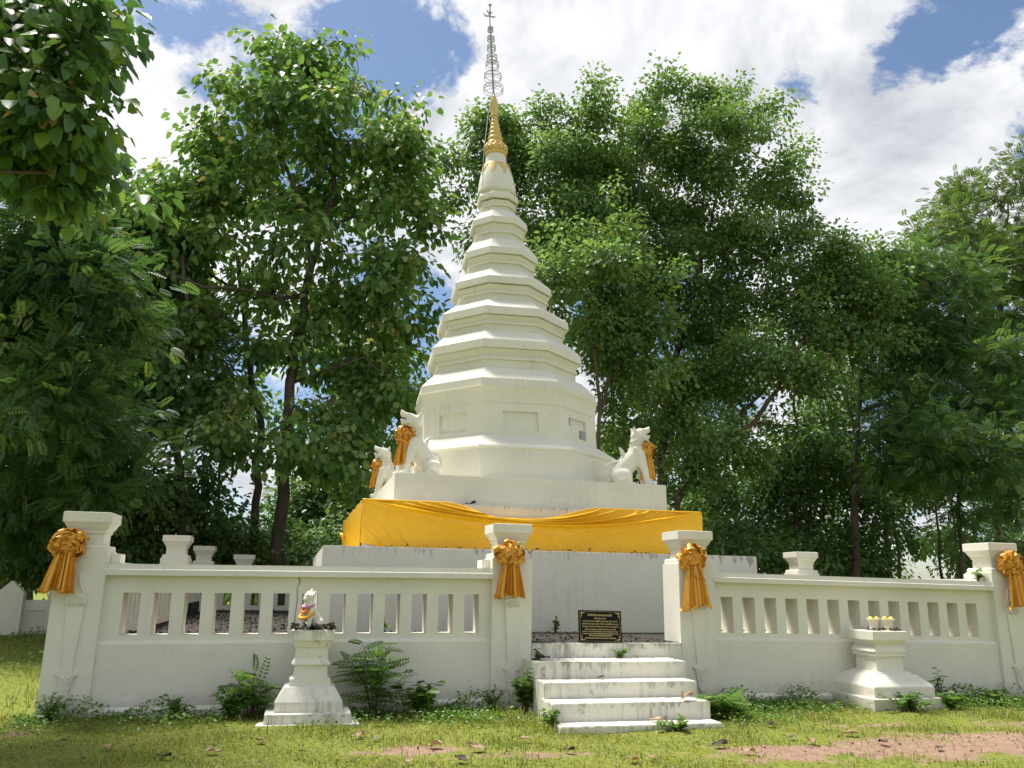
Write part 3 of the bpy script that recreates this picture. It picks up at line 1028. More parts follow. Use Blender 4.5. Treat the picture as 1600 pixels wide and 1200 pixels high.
def make_lion(label, loc, rz):
    """seated guardian lion, facing local +x, 1.3 m tall"""
    t = thing('lion_statue', label, 'lion statue', loc, rz, 'white lion statues on the stupa base')
    P = []
    # trunk rising from the haunches to the chest and neck
    P += [((-0.26, 0, 0.24), 0.20, (-0.10, 0, 0.42), 0.20), ((-0.10, 0, 0.42), 0.20, (0.10, 0, 0.64), 0.19), ((0.10, 0, 0.64), 0.19, (0.15, 0, 0.80), 0.155),
          ((0.13, 0, 0.78), 0.16, (0.15, 0, 0.98), 0.145)]
    for s in (-1, 1):
        # haunch, folded hind leg and paw
        P += [((-0.26, s * 0.15, 0.20), 0.165, (-0.15, s * 0.17, 0.22), 0.145), ((-0.13, s * 0.17, 0.24), 0.12, (-0.075, s * 0.18, 0.07), 0.07),
              ((-0.10, s * 0.18, 0.045), 0.05, (0.04, s * 0.18, 0.04), 0.055), ((-0.30, s * 0.15, 0.10), 0.10, (-0.12, s * 0.17, 0.07), 0.07)]
        # straight front leg and paw
        P += [((0.17, s * 0.12, 0.66), 0.115, (0.26, s * 0.13, 0.34), 0.082), ((0.26, s * 0.13, 0.34), 0.082, (0.315, s * 0.13, 0.07), 0.068),
              ((0.31, s * 0.13, 0.045), 0.055, (0.42, s * 0.13, 0.04), 0.055)]
        # shoulder flame, ear, brow, cheek
        P += [((0.06, s * 0.17, 0.78), 0.05, (0.20, s * 0.16, 0.62), 0.06), ((0.10, s * 0.10, 1.13), 0.045, (0.055, s * 0.13, 1.24), 0.018),
              ((0.24, s * 0.07, 1.19), 0.035, (0.29, s * 0.06, 1.20), 0.03), ((0.20, s * 0.09, 1.07), 0.06, (0.28, s * 0.07, 1.05), 0.05)]
    # head: skull, upturned snout, lower jaw, beard
    P += [((0.15, 0, 1.05), 0.145, (0.21, 0, 1.11), 0.135), ((0.25, 0, 1.14), 0.092, (0.37, 0, 1.20), 0.062), ((0.37, 0, 1.21), 0.055, (0.405, 0, 1.265), 0.024),
          ((0.22, 0, 1.02), 0.085, (0.36, 0, 1.045), 0.05), ((0.36, 0, 1.045), 0.048, (0.41, 0, 1.09), 0.02),
          ((0.37, 0, 1.03), 0.03, (0.375, 0, 0.90), 0.022)]
    # crest down the back of the neck
    for k in range(6):
        z = 1.20 - 0.085 * k
        x = 0.055 - 0.015 * k if k < 3 else 0.02 - 0.03 * (k - 3)
        P += [((x + 0.05, 0, z - 0.02), 0.04, (x - 0.015, 0, z + 0.02), 0.014)]
    body = remesh_obj(P, 'body', 0.0135, M['lion'], t, 5)
    tl = [((-0.44, 0, 0.13), 0.035, (-0.52, 0, 0.24), 0.037), ((-0.52, 0, 0.24), 0.037, (-0.50, 0, 0.42), 0.037), ((-0.50, 0, 0.42), 0.037, (-0.38, 0, 0.51), 0.037),
          ((-0.38, 0, 0.51), 0.037, (-0.20, 0, 0.53), 0.045), ((-0.21, 0, 0.53), 0.055, (-0.14, 0, 0.63), 0.06), ((-0.14, 0, 0.63), 0.06, (-0.18, 0, 0.74), 0.045), ((-0.18, 0, 0.74), 0.045, (-0.235, 0, 0.82), 0.014)]
    remesh_obj(tl, 'tail', 0.012, M['lion'], t, 3)
    mb = MB()   # carved collar lines of the mane
    for (z, r, x) in ((0.88, 0.157, 0.150), (0.93, 0.156, 0.150), (0.985, 0.158, 0.150)):
        ring = [(x + r * math.cos(a), r * 1.0 * math.sin(a), z + 0.05 * math.cos(a)) for a in np.linspace(0, 2 * math.pi, 29)]
        mb.tube(ring, 0.010, 5, False)
    mb.build('mane_bands', M['lion'], body, True)
    mb = MB()
    mb.grid(np.array([[(0.25, y, 1.085), (0.385, y * 0.7, 1.128)] for y in (-0.062, 0, 0.062)]))
    for s in (-1, 1):
        for k in range(4):
            mb.tube([(0.27 + 0.032 * k, s * (0.070 - 0.008 * k), 1.105 + 0.008 * k), (0.27 + 0.032 * k, s * (0.070 - 0.008 * k), 1.075 + 0.010 * k)], [0.002, 0.011], 4)
    mb.build('mouth', M['dark'], body)
    return t


lionL = make_lion('white seated lion statue at the front left corner of the stupa base', (2.13, 4.32, 3.60), R_(180 + 22))
lionR = make_lion('white seated lion statue at the front right corner, facing right', (6.52, 4.30, 3.60), R_(-8))
lionB = make_lion('white seated lion statue at the rear left corner, half hidden by the base', (2.05, 8.55, 3.60), R_(180 - 6))


def bow_on(lion, label, seed, size, ang=0.0, fwd_=0.325, up_=0.83):
    rz = lion.rotation_euler.z
    d = Vector((math.cos(rz), math.sin(rz), 0))
    p = lion.location + d * fwd_ + Vector((0, 0, up_))
    make_bow(label, p, ang, size, seed, 0.2, 0.56, 0.0)


bow_on(lionL, 'gold satin bow at the chest of the front left lion', 31, 0.95, -0.35, 0.30, 0.80)
bow_on(lionR, 'gold satin bow at the chest of the right lion', 35, 0.98, 0.30, 0.30, 0.79)
bow_on(lionB, 'gold satin bow at the chest of the rear left lion', 39, 0.82, -0.75, 0.31, 0.78)

# ------------------------------------------------------------------ pedestals with offerings
pl = thing('offering_pedestal', 'narrow tall white pedestal carrying a small lion and dead leaves', 'pedestal', (0.26, -0.50, 0))
mb = MB()
mb.square([(0.585, 0.56, -0.2), (0.585, 0.56, 0.012), (0.50, 0.49, 0.014), (0.492, 0.485, 0.118), (0.475, 0.465, 0.122), (0.395, 0.385, 0.124), (0.392, 0.382, 0.232), (0.385, 0.375, 0.245),
           (0.292, 0.285, 0.398), (0.245, 0.24, 0.40), (0.240, 0.235, 0.482), (0.202, 0.20, 0.486), (0.197, 0.195, 0.632), (0.228, 0.225, 0.638), (0.228, 0.225, 0.652), (0.196, 0.194, 0.705),
           (0.192, 0.19, 0.835), (0.208, 0.206, 0.84), (0.238, 0.236, 0.918), (0.258, 0.256, 0.925), (0.258, 0.256, 1.040), (0.245, 0.243, 1.045)])
mb.build('pedestal_body', M['stair'], pl, bevel=0.004)
pr = thing('offering_pedestal', 'broad squat white pedestal carrying two pale vases', 'pedestal', (8.41, -0.47, 0))
mb = MB()
mb.square([(0.575, 0.58, -0.2), (0.57, 0.575, 0.158), (0.555, 0.56, 0.163), (0.495, 0.50, 0.166), (0.49, 0.495, 0.30), (0.48, 0.485, 0.318), (0.345, 0.35, 0.452), (0.30, 0.305, 0.458),
           (0.285, 0.29, 0.485), (0.23, 0.235, 0.49), (0.225, 0.23, 0.555), (0.222, 0.227, 0.69), (0.252, 0.257, 0.695), (0.255, 0.26, 0.752), (0.268, 0.273, 0.757), (0.268, 0.273, 0.768), (0.226, 0.231, 0.835),
           (0.224, 0.229, 0.85), (0.230, 0.235, 0.856), (0.28, 0.285, 0.915), (0.293, 0.298, 0.92), (0.293, 0.298, 1.045), (0.28, 0.285, 1.05)])
mb.build('pedestal_body', M['wall'], pr, bevel=0.004)

# small lion with garlands
sl_ = thing('small_lion', 'small white lion figure on the narrow pedestal, facing forward', 'lion statue', (0.20, -0.58, 1.045), R_(-128))
P = [((-0.13, 0, 0.10), 0.085, (-0.05, 0, 0.17), 0.085), ((-0.05, 0, 0.17), 0.085, (0.02, 0, 0.27), 0.07), ((0.02, 0, 0.27), 0.066, (0.025, 0, 0.35), 0.058),
     ((0.02, 0, 0.375), 0.062, (0.055, 0, 0.385), 0.055), ((0.06, 0, 0.365), 0.038, (0.10, 0, 0.36), 0.028), ((0.0, 0, 0.42), 0.035, (-0.02, 0, 0.47), 0.02)]
for s in (-1, 1):
    P += [((-0.13, s * 0.055, 0.075), 0.065, (-0.07, s * 0.065, 0.04), 0.04), ((0.04, s * 0.045, 0.24), 0.042, (0.07, s * 0.05, 0.02), 0.027), ((0.07, s * 0.05, 0.02), 0.022, (0.11, s * 0.05, 0.02), 0.02),
          ((0.0, s * 0.05, 0.41), 0.025, (-0.02, s * 0.055, 0.455), 0.012), ((0.05, s * 0.03, 0.41), 0.018, (0.065, s * 0.03, 0.41), 0.016)]
small_body = remesh_obj(P, 'body', 0.009, M['lion'], sl_, 3)
for s in (-1, 1):
    mb = MB()
    mb.lathe([(0.002, 0.398), (0.008, 0.402), (0.008, 0.41), (0.002, 0.416)], 8, 0.092, s * 0.028)
    mb.build('eye', M['dark'], small_body)
gar = thing('flower_garland', 'orange and yellow flower garland round the neck of the small lion', 'garland', (0.20, -0.58, 1.045), R_(-128))
for (nm, mt, n, path) in (('marigold_string', 'marigold', 15, [(0.03, -0.09, 0.20), (0.12, -0.06, 0.145), (0.14, 0, 0.135), (0.12, 0.06, 0.145), (0.03, 0.09, 0.20)]),
                          ('orange_string', 'orange', 11, [(0.05, -0.06, 0.27), (0.105, -0.035, 0.215), (0.115, 0.0, 0.20), (0.105, 0.035, 0.215), (0.05, 0.06, 0.27)])):
    mb = MB()
    pts = np.array(path)
    for i in range(n):
        u = i / (n - 1) * (len(pts) - 1)
        k = min(int(u), len(pts) - 2)
        p = pts[k] + (pts[k + 1] - pts[k]) * (u - k)
        rr = 0.021
        mb.lathe([(0.003, p[2] - rr), (rr * 0.8, p[2] - rr * 0.5), (rr, p[2]), (rr * 0.8, p[2] + rr * 0.5), (0.003, p[2] + rr)], 8, p[0], p[1])
    mb.build(nm, M[mt], gar)
mb = MB()
mb.tube([(0.03 + 0.075 * math.cos(a), 0.072 * math.sin(a), 0.285 - 0.02 * math.cos(a)) for a in np.linspace(-2.2, 2.2, 15)], 0.013, 6)
mb.build('pink_band', M['pink'], gar)

for i, (x, lab, lab2) in enumerate(((8.30, 'left of the two pale flared vases on the broad pedestal', 'yellow blossoms heaped in the left vase'),
                                    (8.555, 'right of the two pale flared vases on the broad pedestal', 'yellow blossoms heaped in the right vase'))):
    v = thing('flower_vase', lab, 'vase', (x, -0.56, 1.05), 0, 'pair of vases')
    mb = MB()
    mb.lathe([(0.06, 0.0), (0.066, 0.004), (0.060, 0.03), (0.056, 0.06), (0.062, 0.10), (0.078, 0.135), (0.098, 0.155), (0.10, 0.163), (0.092, 0.163), (0.07, 0.14), (0.03, 0.12)], 24)
    mb.build('vase_body', M['vase'], v, True)
    fl = thing('blossoms', lab2, 'flowers', (x, -0.56, 1.205), 0, 'flowers in the vases')
    mb = MB()
    rr_ = np.random.default_rng(50 + i)
    for k in range(16):
        a, r = rr_.random() * 6.28, 0.078 * math.sqrt(rr_.random())
        c = (r * math.cos(a), r * math.sin(a))
        z = 0.0 + 0.022 * rr_.random()
        q = 0.018 + 0.008 * rr_.random()
        mb.lathe([(q * 0.3, z - 0.02), (q * 0.9, z), (q, z + 0.008), (q * 0.55, z + 0.022), (0.002, z + 0.026)], 7, c[0], c[1])
    mb.build('petals', M['petal'], fl)
    mb = MB()
    for k in range(6):
        a = k * 1.1
        mb.grid(np.array([[(0.01 * math.cos(a) + 0.0, 0.01 * math.sin(a), 0.02), (0.03 * math.cos(a + .3), 0.03 * math.sin(a + .3), 0.05)], [(0.03 * math.cos(a - .3), 0.03 * math.sin(a - .3), 0.045), (0.05 * math.cos(a), 0.05 * math.sin(a), 0.04)]]))
    o = mb.build('leaves', M['weed'], fl)

# ------------------------------------------------------------------ black sign
sg = thing('prayer_sign', 'black granite plaque with gold Thai lettering at the top of the steps', 'sign', (4.225, -0.05, 0.853), R_(-2))
sg.rotation_euler = (R_(-7), R_(0.8), R_(-2))
mb = MB()
mb.box(-0.318, 0.318, 0, 0.022, 0, 0.435)
plate = mb.build('plate', M['granite'], sg, bevel=0.003)
mb = MB()
for (x0, x1, z0, z1) in ((-0.296, 0.296, 0.0150, 0.0172), (-0.296, 0.296, 0.4168, 0.419), (-0.2972, -0.295, 0.020, 0.414), (0.295, 0.2972, 0.020, 0.414)):
    mb.box(x0, x1, -0.002, 0.003, z0, z1)
for sx in (-1, 1):
    for (zc, sz) in ((0.040, 1), (0.394, -1)):
        for (dx, dz, r) in ((0, 0, 0.014), (0.028, -0.006, 0.009), (0.05, -0.01, 0.006), (-0.004, 0.032, 0.009), (-0.008, 0.052, 0.006)):
            cx, cz = sx * (0.272 - dx), zc + sz * dz
            mb.add([(cx + r, -0.0035, cz), (cx, -0.0035, cz + r), (cx - r, -0.0035, cz), (cx, -0.0035, cz - r)], [(0, 1, 2, 3)])
mb.build('gold_border', M['goldleaf'], plate)
LINES = [('คำไหว้พระธาตุจอมแจ้ง', 0.372, 0.050, 0.36), ('(ตั้งนะโม ๓ จบ)', 0.325, 0.030, 0.17), ('อะหัง วันทามิ อิธะ ปะติฏฐิตัง พุทธะธาตุง สิระสา นะมามิ', 0.288, 0.031, 0.51),
         ('อะหัง วันทามิ ทูระโต อิเม ปะทีปัง ธาตุเจติยัง สาธุ สาธุ', 0.250, 0.031, 0.54), ('ชินะธาตุง อะหัง วันทามิ สัพพะทา โส อะหัง วันทามิ สัพพะโส', 0.214, 0.031, 0.53),
         ('ข้าพเจ้าขอกราบไหว้พระบรมสารีริกธาตุอันประดิษฐานอยู่ ณ ที่นี้', 0.176, 0.027, 0.46), ('ด้วยกาย วาจา ใจ ขอให้ข้าพเจ้าจงมีความสุขความเจริญ ตลอดกาลนาน', 0.147, 0.027, 0.53),
         ('ขอกุศลผลบุญนี้จงเป็นปัจจัยให้ข้าพเจ้าพ้นจากทุกข์ทั้งปวง เทอญ', 0.118, 0.027, 0.53), ('ขอความสุขสวัสดีจงมีแก่ทุกท่าน', 0.090, 0.025, 0.34), ('วัดพระธาตุจอมแจ้ง อำเภอเวียงสา จังหวัดน่าน', 0.055, 0.020, 0.46)]
dg = bpy.context.evaluated_depsgraph_get()
for (txt, z, size, width) in LINES:
    cu = bpy.data.curves.new('lettering', 'FONT')
    cu.body = txt
    cu.size = size
    cu.align_x = 'CENTER'
    cu.resolution_u = 2
    cu.offset = 0.00035
    tmp = bpy.data.objects.new('tmp', cu)
    COL.objects.link(tmp)
    dg.update()
    me = bpy.data.meshes.new_from_object(tmp.evaluated_get(bpy.context.evaluated_depsgraph_get()))
    bpy.data.objects.remove(tmp)
    xs = [v.co.x for v in me.vertices] or [0, 1]
    k = width / max(1e-4, max(xs) - min(xs))
    ctr = (max(xs) + min(xs)) / 2
    for v in me.vertices:
        x, y = v.co.x, v.co.y
        v.co = ((x - ctr) * k, -0.0015, z + y * min(1.25, max(k, 0.8)) - size * 0.3)
    me.materials.clear()
    link('lettering', me, M['goldleaf'], plate)

# ------------------------------------------------------------------ older outer wall at the far left
ow = [(-8.6, 9.4), (-7.0, 13.0), (-3.4, 13.4)]


def outer_post(label, x, y, rz, w, h):
    t = thing('pointed_post', label, 'fence post', (x, y, 0.15), rz, 'pointed posts of the old outer wall')
    mb = MB()
    mb.rings([[(-w, -0.12, -0.2), (w, -0.12, -0.2), (w, 0.12, -0.2), (-w, 0.12, -0.2)], [(-w, -0.12, h), (w, -0.12, h), (w, 0.12, h), (-w, 0.12, h)], [(-0.01, -0.10, h + w * 0.95), (0.01, -0.10, h + w * 0.95), (0.01, 0.10, h + w * 0.95), (-0.01, 0.10, h + w * 0.95)]])
    mb.build('post_body', M['weath'], t, bevel=0.01)


outer_post('grey white post with a pointed top at the far left edge', -7.03, 12.88, 0.0, 0.315, 1.10)
outer_post('grey white pointed post half hidden behind the left corner pillar', -6.02, 13.14, 0.0, 0.20, 1.08)


def outer_wall(label, a, b):
    d = Vector((b[0] - a[0], b[1] - a[1], 0))
    t = thing('low_wall', label, 'wall', (a[0], a[1], 0.15), math.atan2(d.y, d.x), 'old outer wall')
    L_ = d.length
    mb = MB()
    mb.box(0, L_, -0.07, 0.07, -0.3, 0.66)
    mb.build('wall_body', M['weath'], t)
    mb = MB()
    mb.rings([[(x, -0.11, 0.66), (x, 0.11, 0.66), (x, 0.10, 0.76), (x, 0.02, 0.92), (x, -0.02, 0.92), (x, -0.10, 0.78)] for x in (0, L_)])
    mb.build('wall_cap', M['wall'], t)


outer_wall('low white boundary wall at the far left, running left from the pointed post', (-10.6, 11.9), (-7.3, 12.98))
outer_wall('low white boundary wall at the far left, between the two pointed posts', (-6.75, 13.05), (-6.24, 13.14))
outer_wall('low white boundary wall disappearing behind the left corner pillar', (-5.8, 13.2), (-3.2, 13.4))


# ------------------------------------------------------------------ foliage machinery
def unit(a):
    return a / np.maximum(1e-9, np.linalg.norm(a, axis=-1, keepdims=True))


def leaf_blades(P, D, Nn, ln, wd, fold, r):
    """folded ovate leaves: two quads each, n leaves"""
    n = len(P)
    D = unit(D)
    S = unit(np.cross(D, Nn))
    U = np.cross(S, D)
    ln = ln[:, None]
    wd = wd[:, None]
    B = P
    T = P + D * ln - U * (0.16 * ln)
    Lf = P + D * (0.36 * ln) + S * wd * 0.5 + U * (fold * wd)
    L2 = P + D * (0.74 * ln) + S * wd * 0.36 + U * (fold * wd * 0.6) - U * (0.07 * ln)
    Rf = P + D * (0.36 * ln) - S * wd * 0.5 + U * (fold * wd)
    R2 = P + D * (0.74 * ln) - S * wd * 0.36 + U * (fold * wd * 0.6) - U * (0.07 * ln)
    V = np.stack([B, Lf, L2, T, R2, Rf], 1).reshape(-1, 3)
    i = np.arange(n)[:, None] * 6
    Q = np.concatenate([i + np.array([[0, 3, 2, 1]]), i + np.array([[0, 5, 4, 3]])], 1).reshape(-1, 4)
    return V, Q, np.repeat(r, 2)


def fronds(P, D, Nn, ln, lw, ll, pairs, r):
    """pinnate leaves: rows of rhombic leaflets either side of a drooping midrib"""
    n = len(P)
    D = unit(D)
    S = unit(np.cross(D, Nn))
    U = np.cross(S, D)
    Vs, Rs = [], []
    for k in range(pairs):
        u = (k + 1.0) / (pairs + 0.4)
        C = P + D * (ln * u)[:, None] - U * (ln * 0.22 * u * u)[:, None]
        sz = (ll * (0.75 + 0.5 * math.sin(math.pi * min(1, u * 1.05))))[:, None]
        for s in (-1, 1):
            ax = unit(S * s * 0.9 + D * 0.45 - U * 0.12)
            pw = unit(D - ax * np.sum(D * ax, -1, keepdims=True))
            A = C
            Bq = C + ax * sz * 0.45 + pw * (lw[:, None])
            Cq = C + ax * sz
            Dq = C + ax * sz * 0.55 - pw * (lw[:, None])
            Vs.append(np.stack([A, Bq, Cq, Dq], 1))
            Rs.append(r)
    V = np.concatenate(Vs, 0).reshape(-1, 3)
    Q = np.arange(len(V)).reshape(-1, 4)
    return V, Q, np.concatenate(Rs)


KIND = dict(
    teak=dict(mat='teak', ln=(0.20, 0.40), ratio=0.62, m=23, spread=0.34, droop=0.85, fold=0.16),
    bigteak=dict(mat='bigteak', ln=(0.18, 0.33), ratio=0.66, m=24, spread=0.26, droop=0.9, fold=0.14),
    broad=dict(mat='broad', ln=(0.11, 0.23), ratio=0.66, m=52, spread=0.30, droop=0.55, fold=0.14),
    darkbroad=dict(mat='broad', ln=(0.15, 0.25), ratio=0.62, m=40, spread=0.36, droop=0.5, fold=0.14),
    fine=dict(mat='fine', ln=(0.34, 0.52), pairs=7, ll=0.125, lw=0.027, m=21, spread=0.42, droop=0.25),
    olive=dict(mat='olive', ln=(0.30, 0.46), pairs=7, ll=0.115, lw=0.028, m=22, spread=0.42, droop=0.1),
)


def make_tree(name, label, base, stems, blobs, kind, n_cl, seed, bark='bark', group=None, r_tr=0.16, panicles=0.0, shell=0.5, bias=0.0, cat='tree', dense=1.5):
    """base: ground point; stems: list of (points, r0, r1) limbs in world space; blobs: (centre, rx, ry, rz)"""
    g = np.random.default_rng(seed)
    K = KIND[kind]
    base = Vector(base)
    t = thing(name, label, cat, base, 0, group)
    ob = np.array(base)
    wood = MB()
    nodes = []
    for pts, r0, r1 in stems:
        pts = [Vector(p) for p in pts]
        # subdivide and roughen
        fine_ = []
        for a, b in zip(pts[:-1], pts[1:]):
            k = max(1, int((b - a).length / 0.55))
            for i in range(k):
                fine_.append(a.lerp(b, i / k) + Vector(g.normal(0, 0.035, 3)) * (1 if fine_ else 0))
        fine_.append(pts[-1])
        m = len(fine_)
        rad = [r0 + (r1 - r0) * (i / (m - 1)) ** 0.85 for i in range(m)]
        if fine_[0].z < base.z + 0.3:
            rad[0] *= 1.35
        wood.tube([p - base for p in fine_], rad, 9)
        nodes += [(np.array(p), rad[i]) for i, p in enumerate(fine_) if p.z > base.z + 1.6 or len(stems) > 1 and fine_[0].z > base.z + 1]
    # twig clusters
    n_cl = int(n_cl * dense)
    vol = np.array([(b[1] * b[2] * b[3]) ** (2 / 3) for b in blobs])
    cnt = np.maximum(2, np.round(n_cl * vol / vol.sum())).astype(int)
    C = []
    for (c, rx, ry, rz), k in zip(blobs, cnt):
        nb = max(1, int(round(k / 6.5)))         # boughs, each a tuft of twigs
        d = unit(g.normal(0, 1, (nb, 3)))
        u = (shell ** 3 + (1 - shell ** 3) * g.random(nb)) ** (1 / 3)
        B = np.array(c)[None] + d * u[:, None] * np.array([[rx, ry, rz]])
        bi = g.integers(0, nb, k)
        C.append(B[bi] + g.normal(0, 1, (k, 3)) * np.array([[0.40, 0.40, 0.26]]) * min(1.0, 0.5 + 0.4 * (rx + rz)))
    C = np.concatenate(C)
    NP = np.array([q[0] for q in nodes])
    NR = np.array([q[1] for q in nodes])
    dist = np.array([np.min(np.linalg.norm(NP - c, axis=1)) for c in C])
    out_dir = np.zeros_like(C)
    for i in np.argsort(dist):
        c = C[i]
        dv = np.linalg.norm(NP - c, axis=1) + 0.5 * np.maximum(0, NP[:, 2] - c[2])
        j = int(np.argmin(dv))
        a = NP[j]
        L_ = np.linalg.norm(c - a)
        mid = a * 0.5 + c * 0.5 + np.array([0, 0, -0.06 * L_]) + g.normal(0, 0.06, 3) * L_
        r0 = min(NR[j] * 0.75, 0.012 + 0.016 * L_)
        wood.tube([Vector(a) - base, Vector(mid) - base, Vector(c) - base], [r0, r0 * 0.75, r0 * 0.45], 4, False)
        out_dir[i] = (c - a) / max(L_, 1e-6)
        NP = np.vstack([NP, mid[None], c[None]])
        NR = np.concatenate([NR, [r0 * 0.8, r0 * 0.5]])
    wood.build('trunk', M[bark], t, True)
    m = K['m']
    n = len(C) * m
    ci = np.repeat(np.arange(len(C)), m)
    off = np.clip(g.normal(0, 1, (n, 3)), -1.7, 1.7) * np.array([[1, 1, 0.72]]) * K['spread']
    P = C[ci] + off
    D = unit(off) * 0.8 + out_dir[ci] * 0.5 + g.normal(0, 0.35, (n, 3))
    D[:, 2] -= K['droop']
    Nn = g.normal(0, 0.42, (n, 3)) + np.array([[0, 0, 1.0]])
    rc = np.clip(g.normal(0.46 + bias, 0.18, len(C)), 0, 1)
    r = np.clip(rc[ci] + g.normal(0, 0.16, n), 0, 1)
    ln = g.uniform(*K['ln'], n)
    if 'pairs' in K:
        V, Q, rr = fronds(P, D, Nn, ln, np.full(n, K['lw']), np.full(n, K['ll']), K['pairs'], r)
    else:
        V, Q, rr = leaf_blades(P, D, Nn, ln, ln * K['ratio'] * g.uniform(0.85, 1.15, n), K['fold'], r)
    npmesh('crown', V - ob[None], Q, M[K['mat']], t, {'rnd': rr})
    if panicles > 0:
        top = C[g.random(len(C)) < panicles]
        k = 55
        idx = np.repeat(np.arange(len(top)), k)
        o2 = np.abs(g.normal(0, 1, (len(idx), 3))) * np.array([[0.22, 0.22, 0.24]]) * np.sign(g.normal(0, 1, (len(idx), 3)) + np.array([[0, 0, 2.0]]))
        P2 = top[idx] + o2 + np.array([[0, 0, 0.28]])
        ln2 = g.uniform(0.025, 0.055, len(idx))
        V, Q, rr = leaf_blades(P2, g.normal(0, 1, (len(idx), 3)), g.normal(0, 1, (len(idx), 3)), ln2, ln2 * 0.8, 0.1, g.random(len(idx)))
        npmesh('flower_sprays', V - ob[None], Q, M['panicle'], t, {'rnd': rr})
    return t


def px_blobs(lst, y, jit=1.0, seed=0, flat=1.0):
    g = np.random.default_rng(seed + 77)
    out = []
    for b in lst:
        px, py, rx, ry = b[:4]
        yy = y + (b[4] if len(b) > 4 else g.uniform(-1, 1) * jit)
        c = at(px, py, yy)
        s = mpp(px, py, yy)
        out.append((tuple(c), rx * s, max(rx, ry) * s * flat, ry * s))
    return out


def px_path(lst, y, base_z=None):
    pts = [at(q[0], q[1], y + (q[2] if len(q) > 2 else 0)) for q in lst]
    return pts


def ground_pt(p):
    return (p.x, p.y, float(hgt(p.x, p.y)) - 0.05)


def trunk_from(px, py, y, extra):
    """limb that starts on the ground under pixel (px, py) at depth y"""
    p = at(px, py, y)
    b = Vector(ground_pt(p))
    return b, [b] + [at(q[0], q[1], y + (q[2] if len(q) > 2 else 0)) for q in extra]


# --- the tall teak left of the stupa
b, tr = trunk_from(437, 878, 15.5, [(440, 800), (449, 690), (452, 600), (466, 520), (476, 460), (486, 415)])
stems = [(tr, 0.24, 0.13),
         (px_path([(486, 415), (500, 376), (524, 350), (560, 335, 0.4), (624, 332, 0.8)], 15.5), 0.11, 0.03),
         (px_path([(486, 415), (478, 350), (466, 305, -0.4), (440, 245, -0.6), (425, 180, -0.8), (440, 110, -0.8)], 15.5), 0.10, 0.025),
         (px_path([(500, 376), (520, 300), (530, 240, 0.5), (540, 170, 0.8), (560, 110, 0.8)], 15.5), 0.09, 0.02),
         (px_path([(476, 460), (440, 465, -0.5), (390, 452, -0.9), (320, 446, -1.2), (255, 420, -1.4)], 15.5), 0.085, 0.025),
         (px_path([(466, 520), (520, 480, 0.5), (580, 440, 0.9), (650, 430, 1.0)], 15.5), 0.075, 0.02),
         (px_path([(452, 600), (510, 580, -0.5), (570, 560, -0.8), (620, 600, -0.9)], 15.5), 0.06, 0.02),
         (px_path([(449, 690), (420, 680, -1.0), (370, 690, -1.8)], 15.5), 0.05, 0.02)]
make_tree('teak_tree', 'tall teak with big drooping leaves and pale flower sprays left of the stupa', b, stems,
          px_blobs([(455, 85, 55, 45), (480, 110, 60, 45), (560, 105, 55, 42), (625, 165, 45, 60), (385, 140, 60, 50), (350, 190, 50, 40), (500, 190, 110, 70), (620, 250, 58, 70),
                    (320, 215, 50, 42), (420, 270, 100, 60), (560, 300, 100, 60), (635, 360, 50, 62), (255, 280, 60, 45), (225, 350, 55, 50), (310, 350, 85, 55),
                    (420, 380, 90, 42), (560, 420, 70, 45), (630, 455, 62, 55), (650, 520, 48, 45), (585, 540, 75, 50), (540, 625, 80, 50), (610, 610, 60, 62),
                    (255, 385, 45, 40), (420, 465, 58, 36), (540, 490, 58, 40), (480, 555, 50, 36), (330, 475, 40, 30), (360, 690, 40, 32, -1.8), (430, 700, 85, 36, -2.2), (500, 720, 48, 40, -1.5), (565, 730, 58, 75)], 15.5, 1.3, 1, 0.8),
          'teak', 390, 101, 'bark', 'teak trees left of the stupa', panicles=0.16, shell=0.35, dense=2.2)
# --- second teak stem just left of it
b, tr = trunk_from(397, 868, 16.5, [(400, 760), (408, 662), (398, 600), (390, 555), (385, 500), (381, 463), (372, 400)])
stems = [(tr, 0.17, 0.08), (px_path([(400, 640), (350, 600, -0.6), (320, 560, -1)], 16.5), 0.05, 0.02), (px_path([(381, 463), (330, 430, 0.5), (290, 380, 0.8)], 16.5), 0.06, 0.02)]
make_tree('teak_tree', 'slimmer teak stem just left of the tall teak', b, stems,
          px_blobs([(300, 410, 60, 36), (370, 330, 60, 40), (250, 560, 60, 42, -1.5), (310, 530, 55, 36, -1), (345, 600, 36, 30), (420, 540, 40, 34), (240, 610, 50, 30), (380, 620, 40, 40)], 16.5, 1.0, 2, 0.8),
          'teak', 84, 102, 'bark', 'teak trees left of the stupa', panicles=0.1, shell=0.3, dense=2.2)
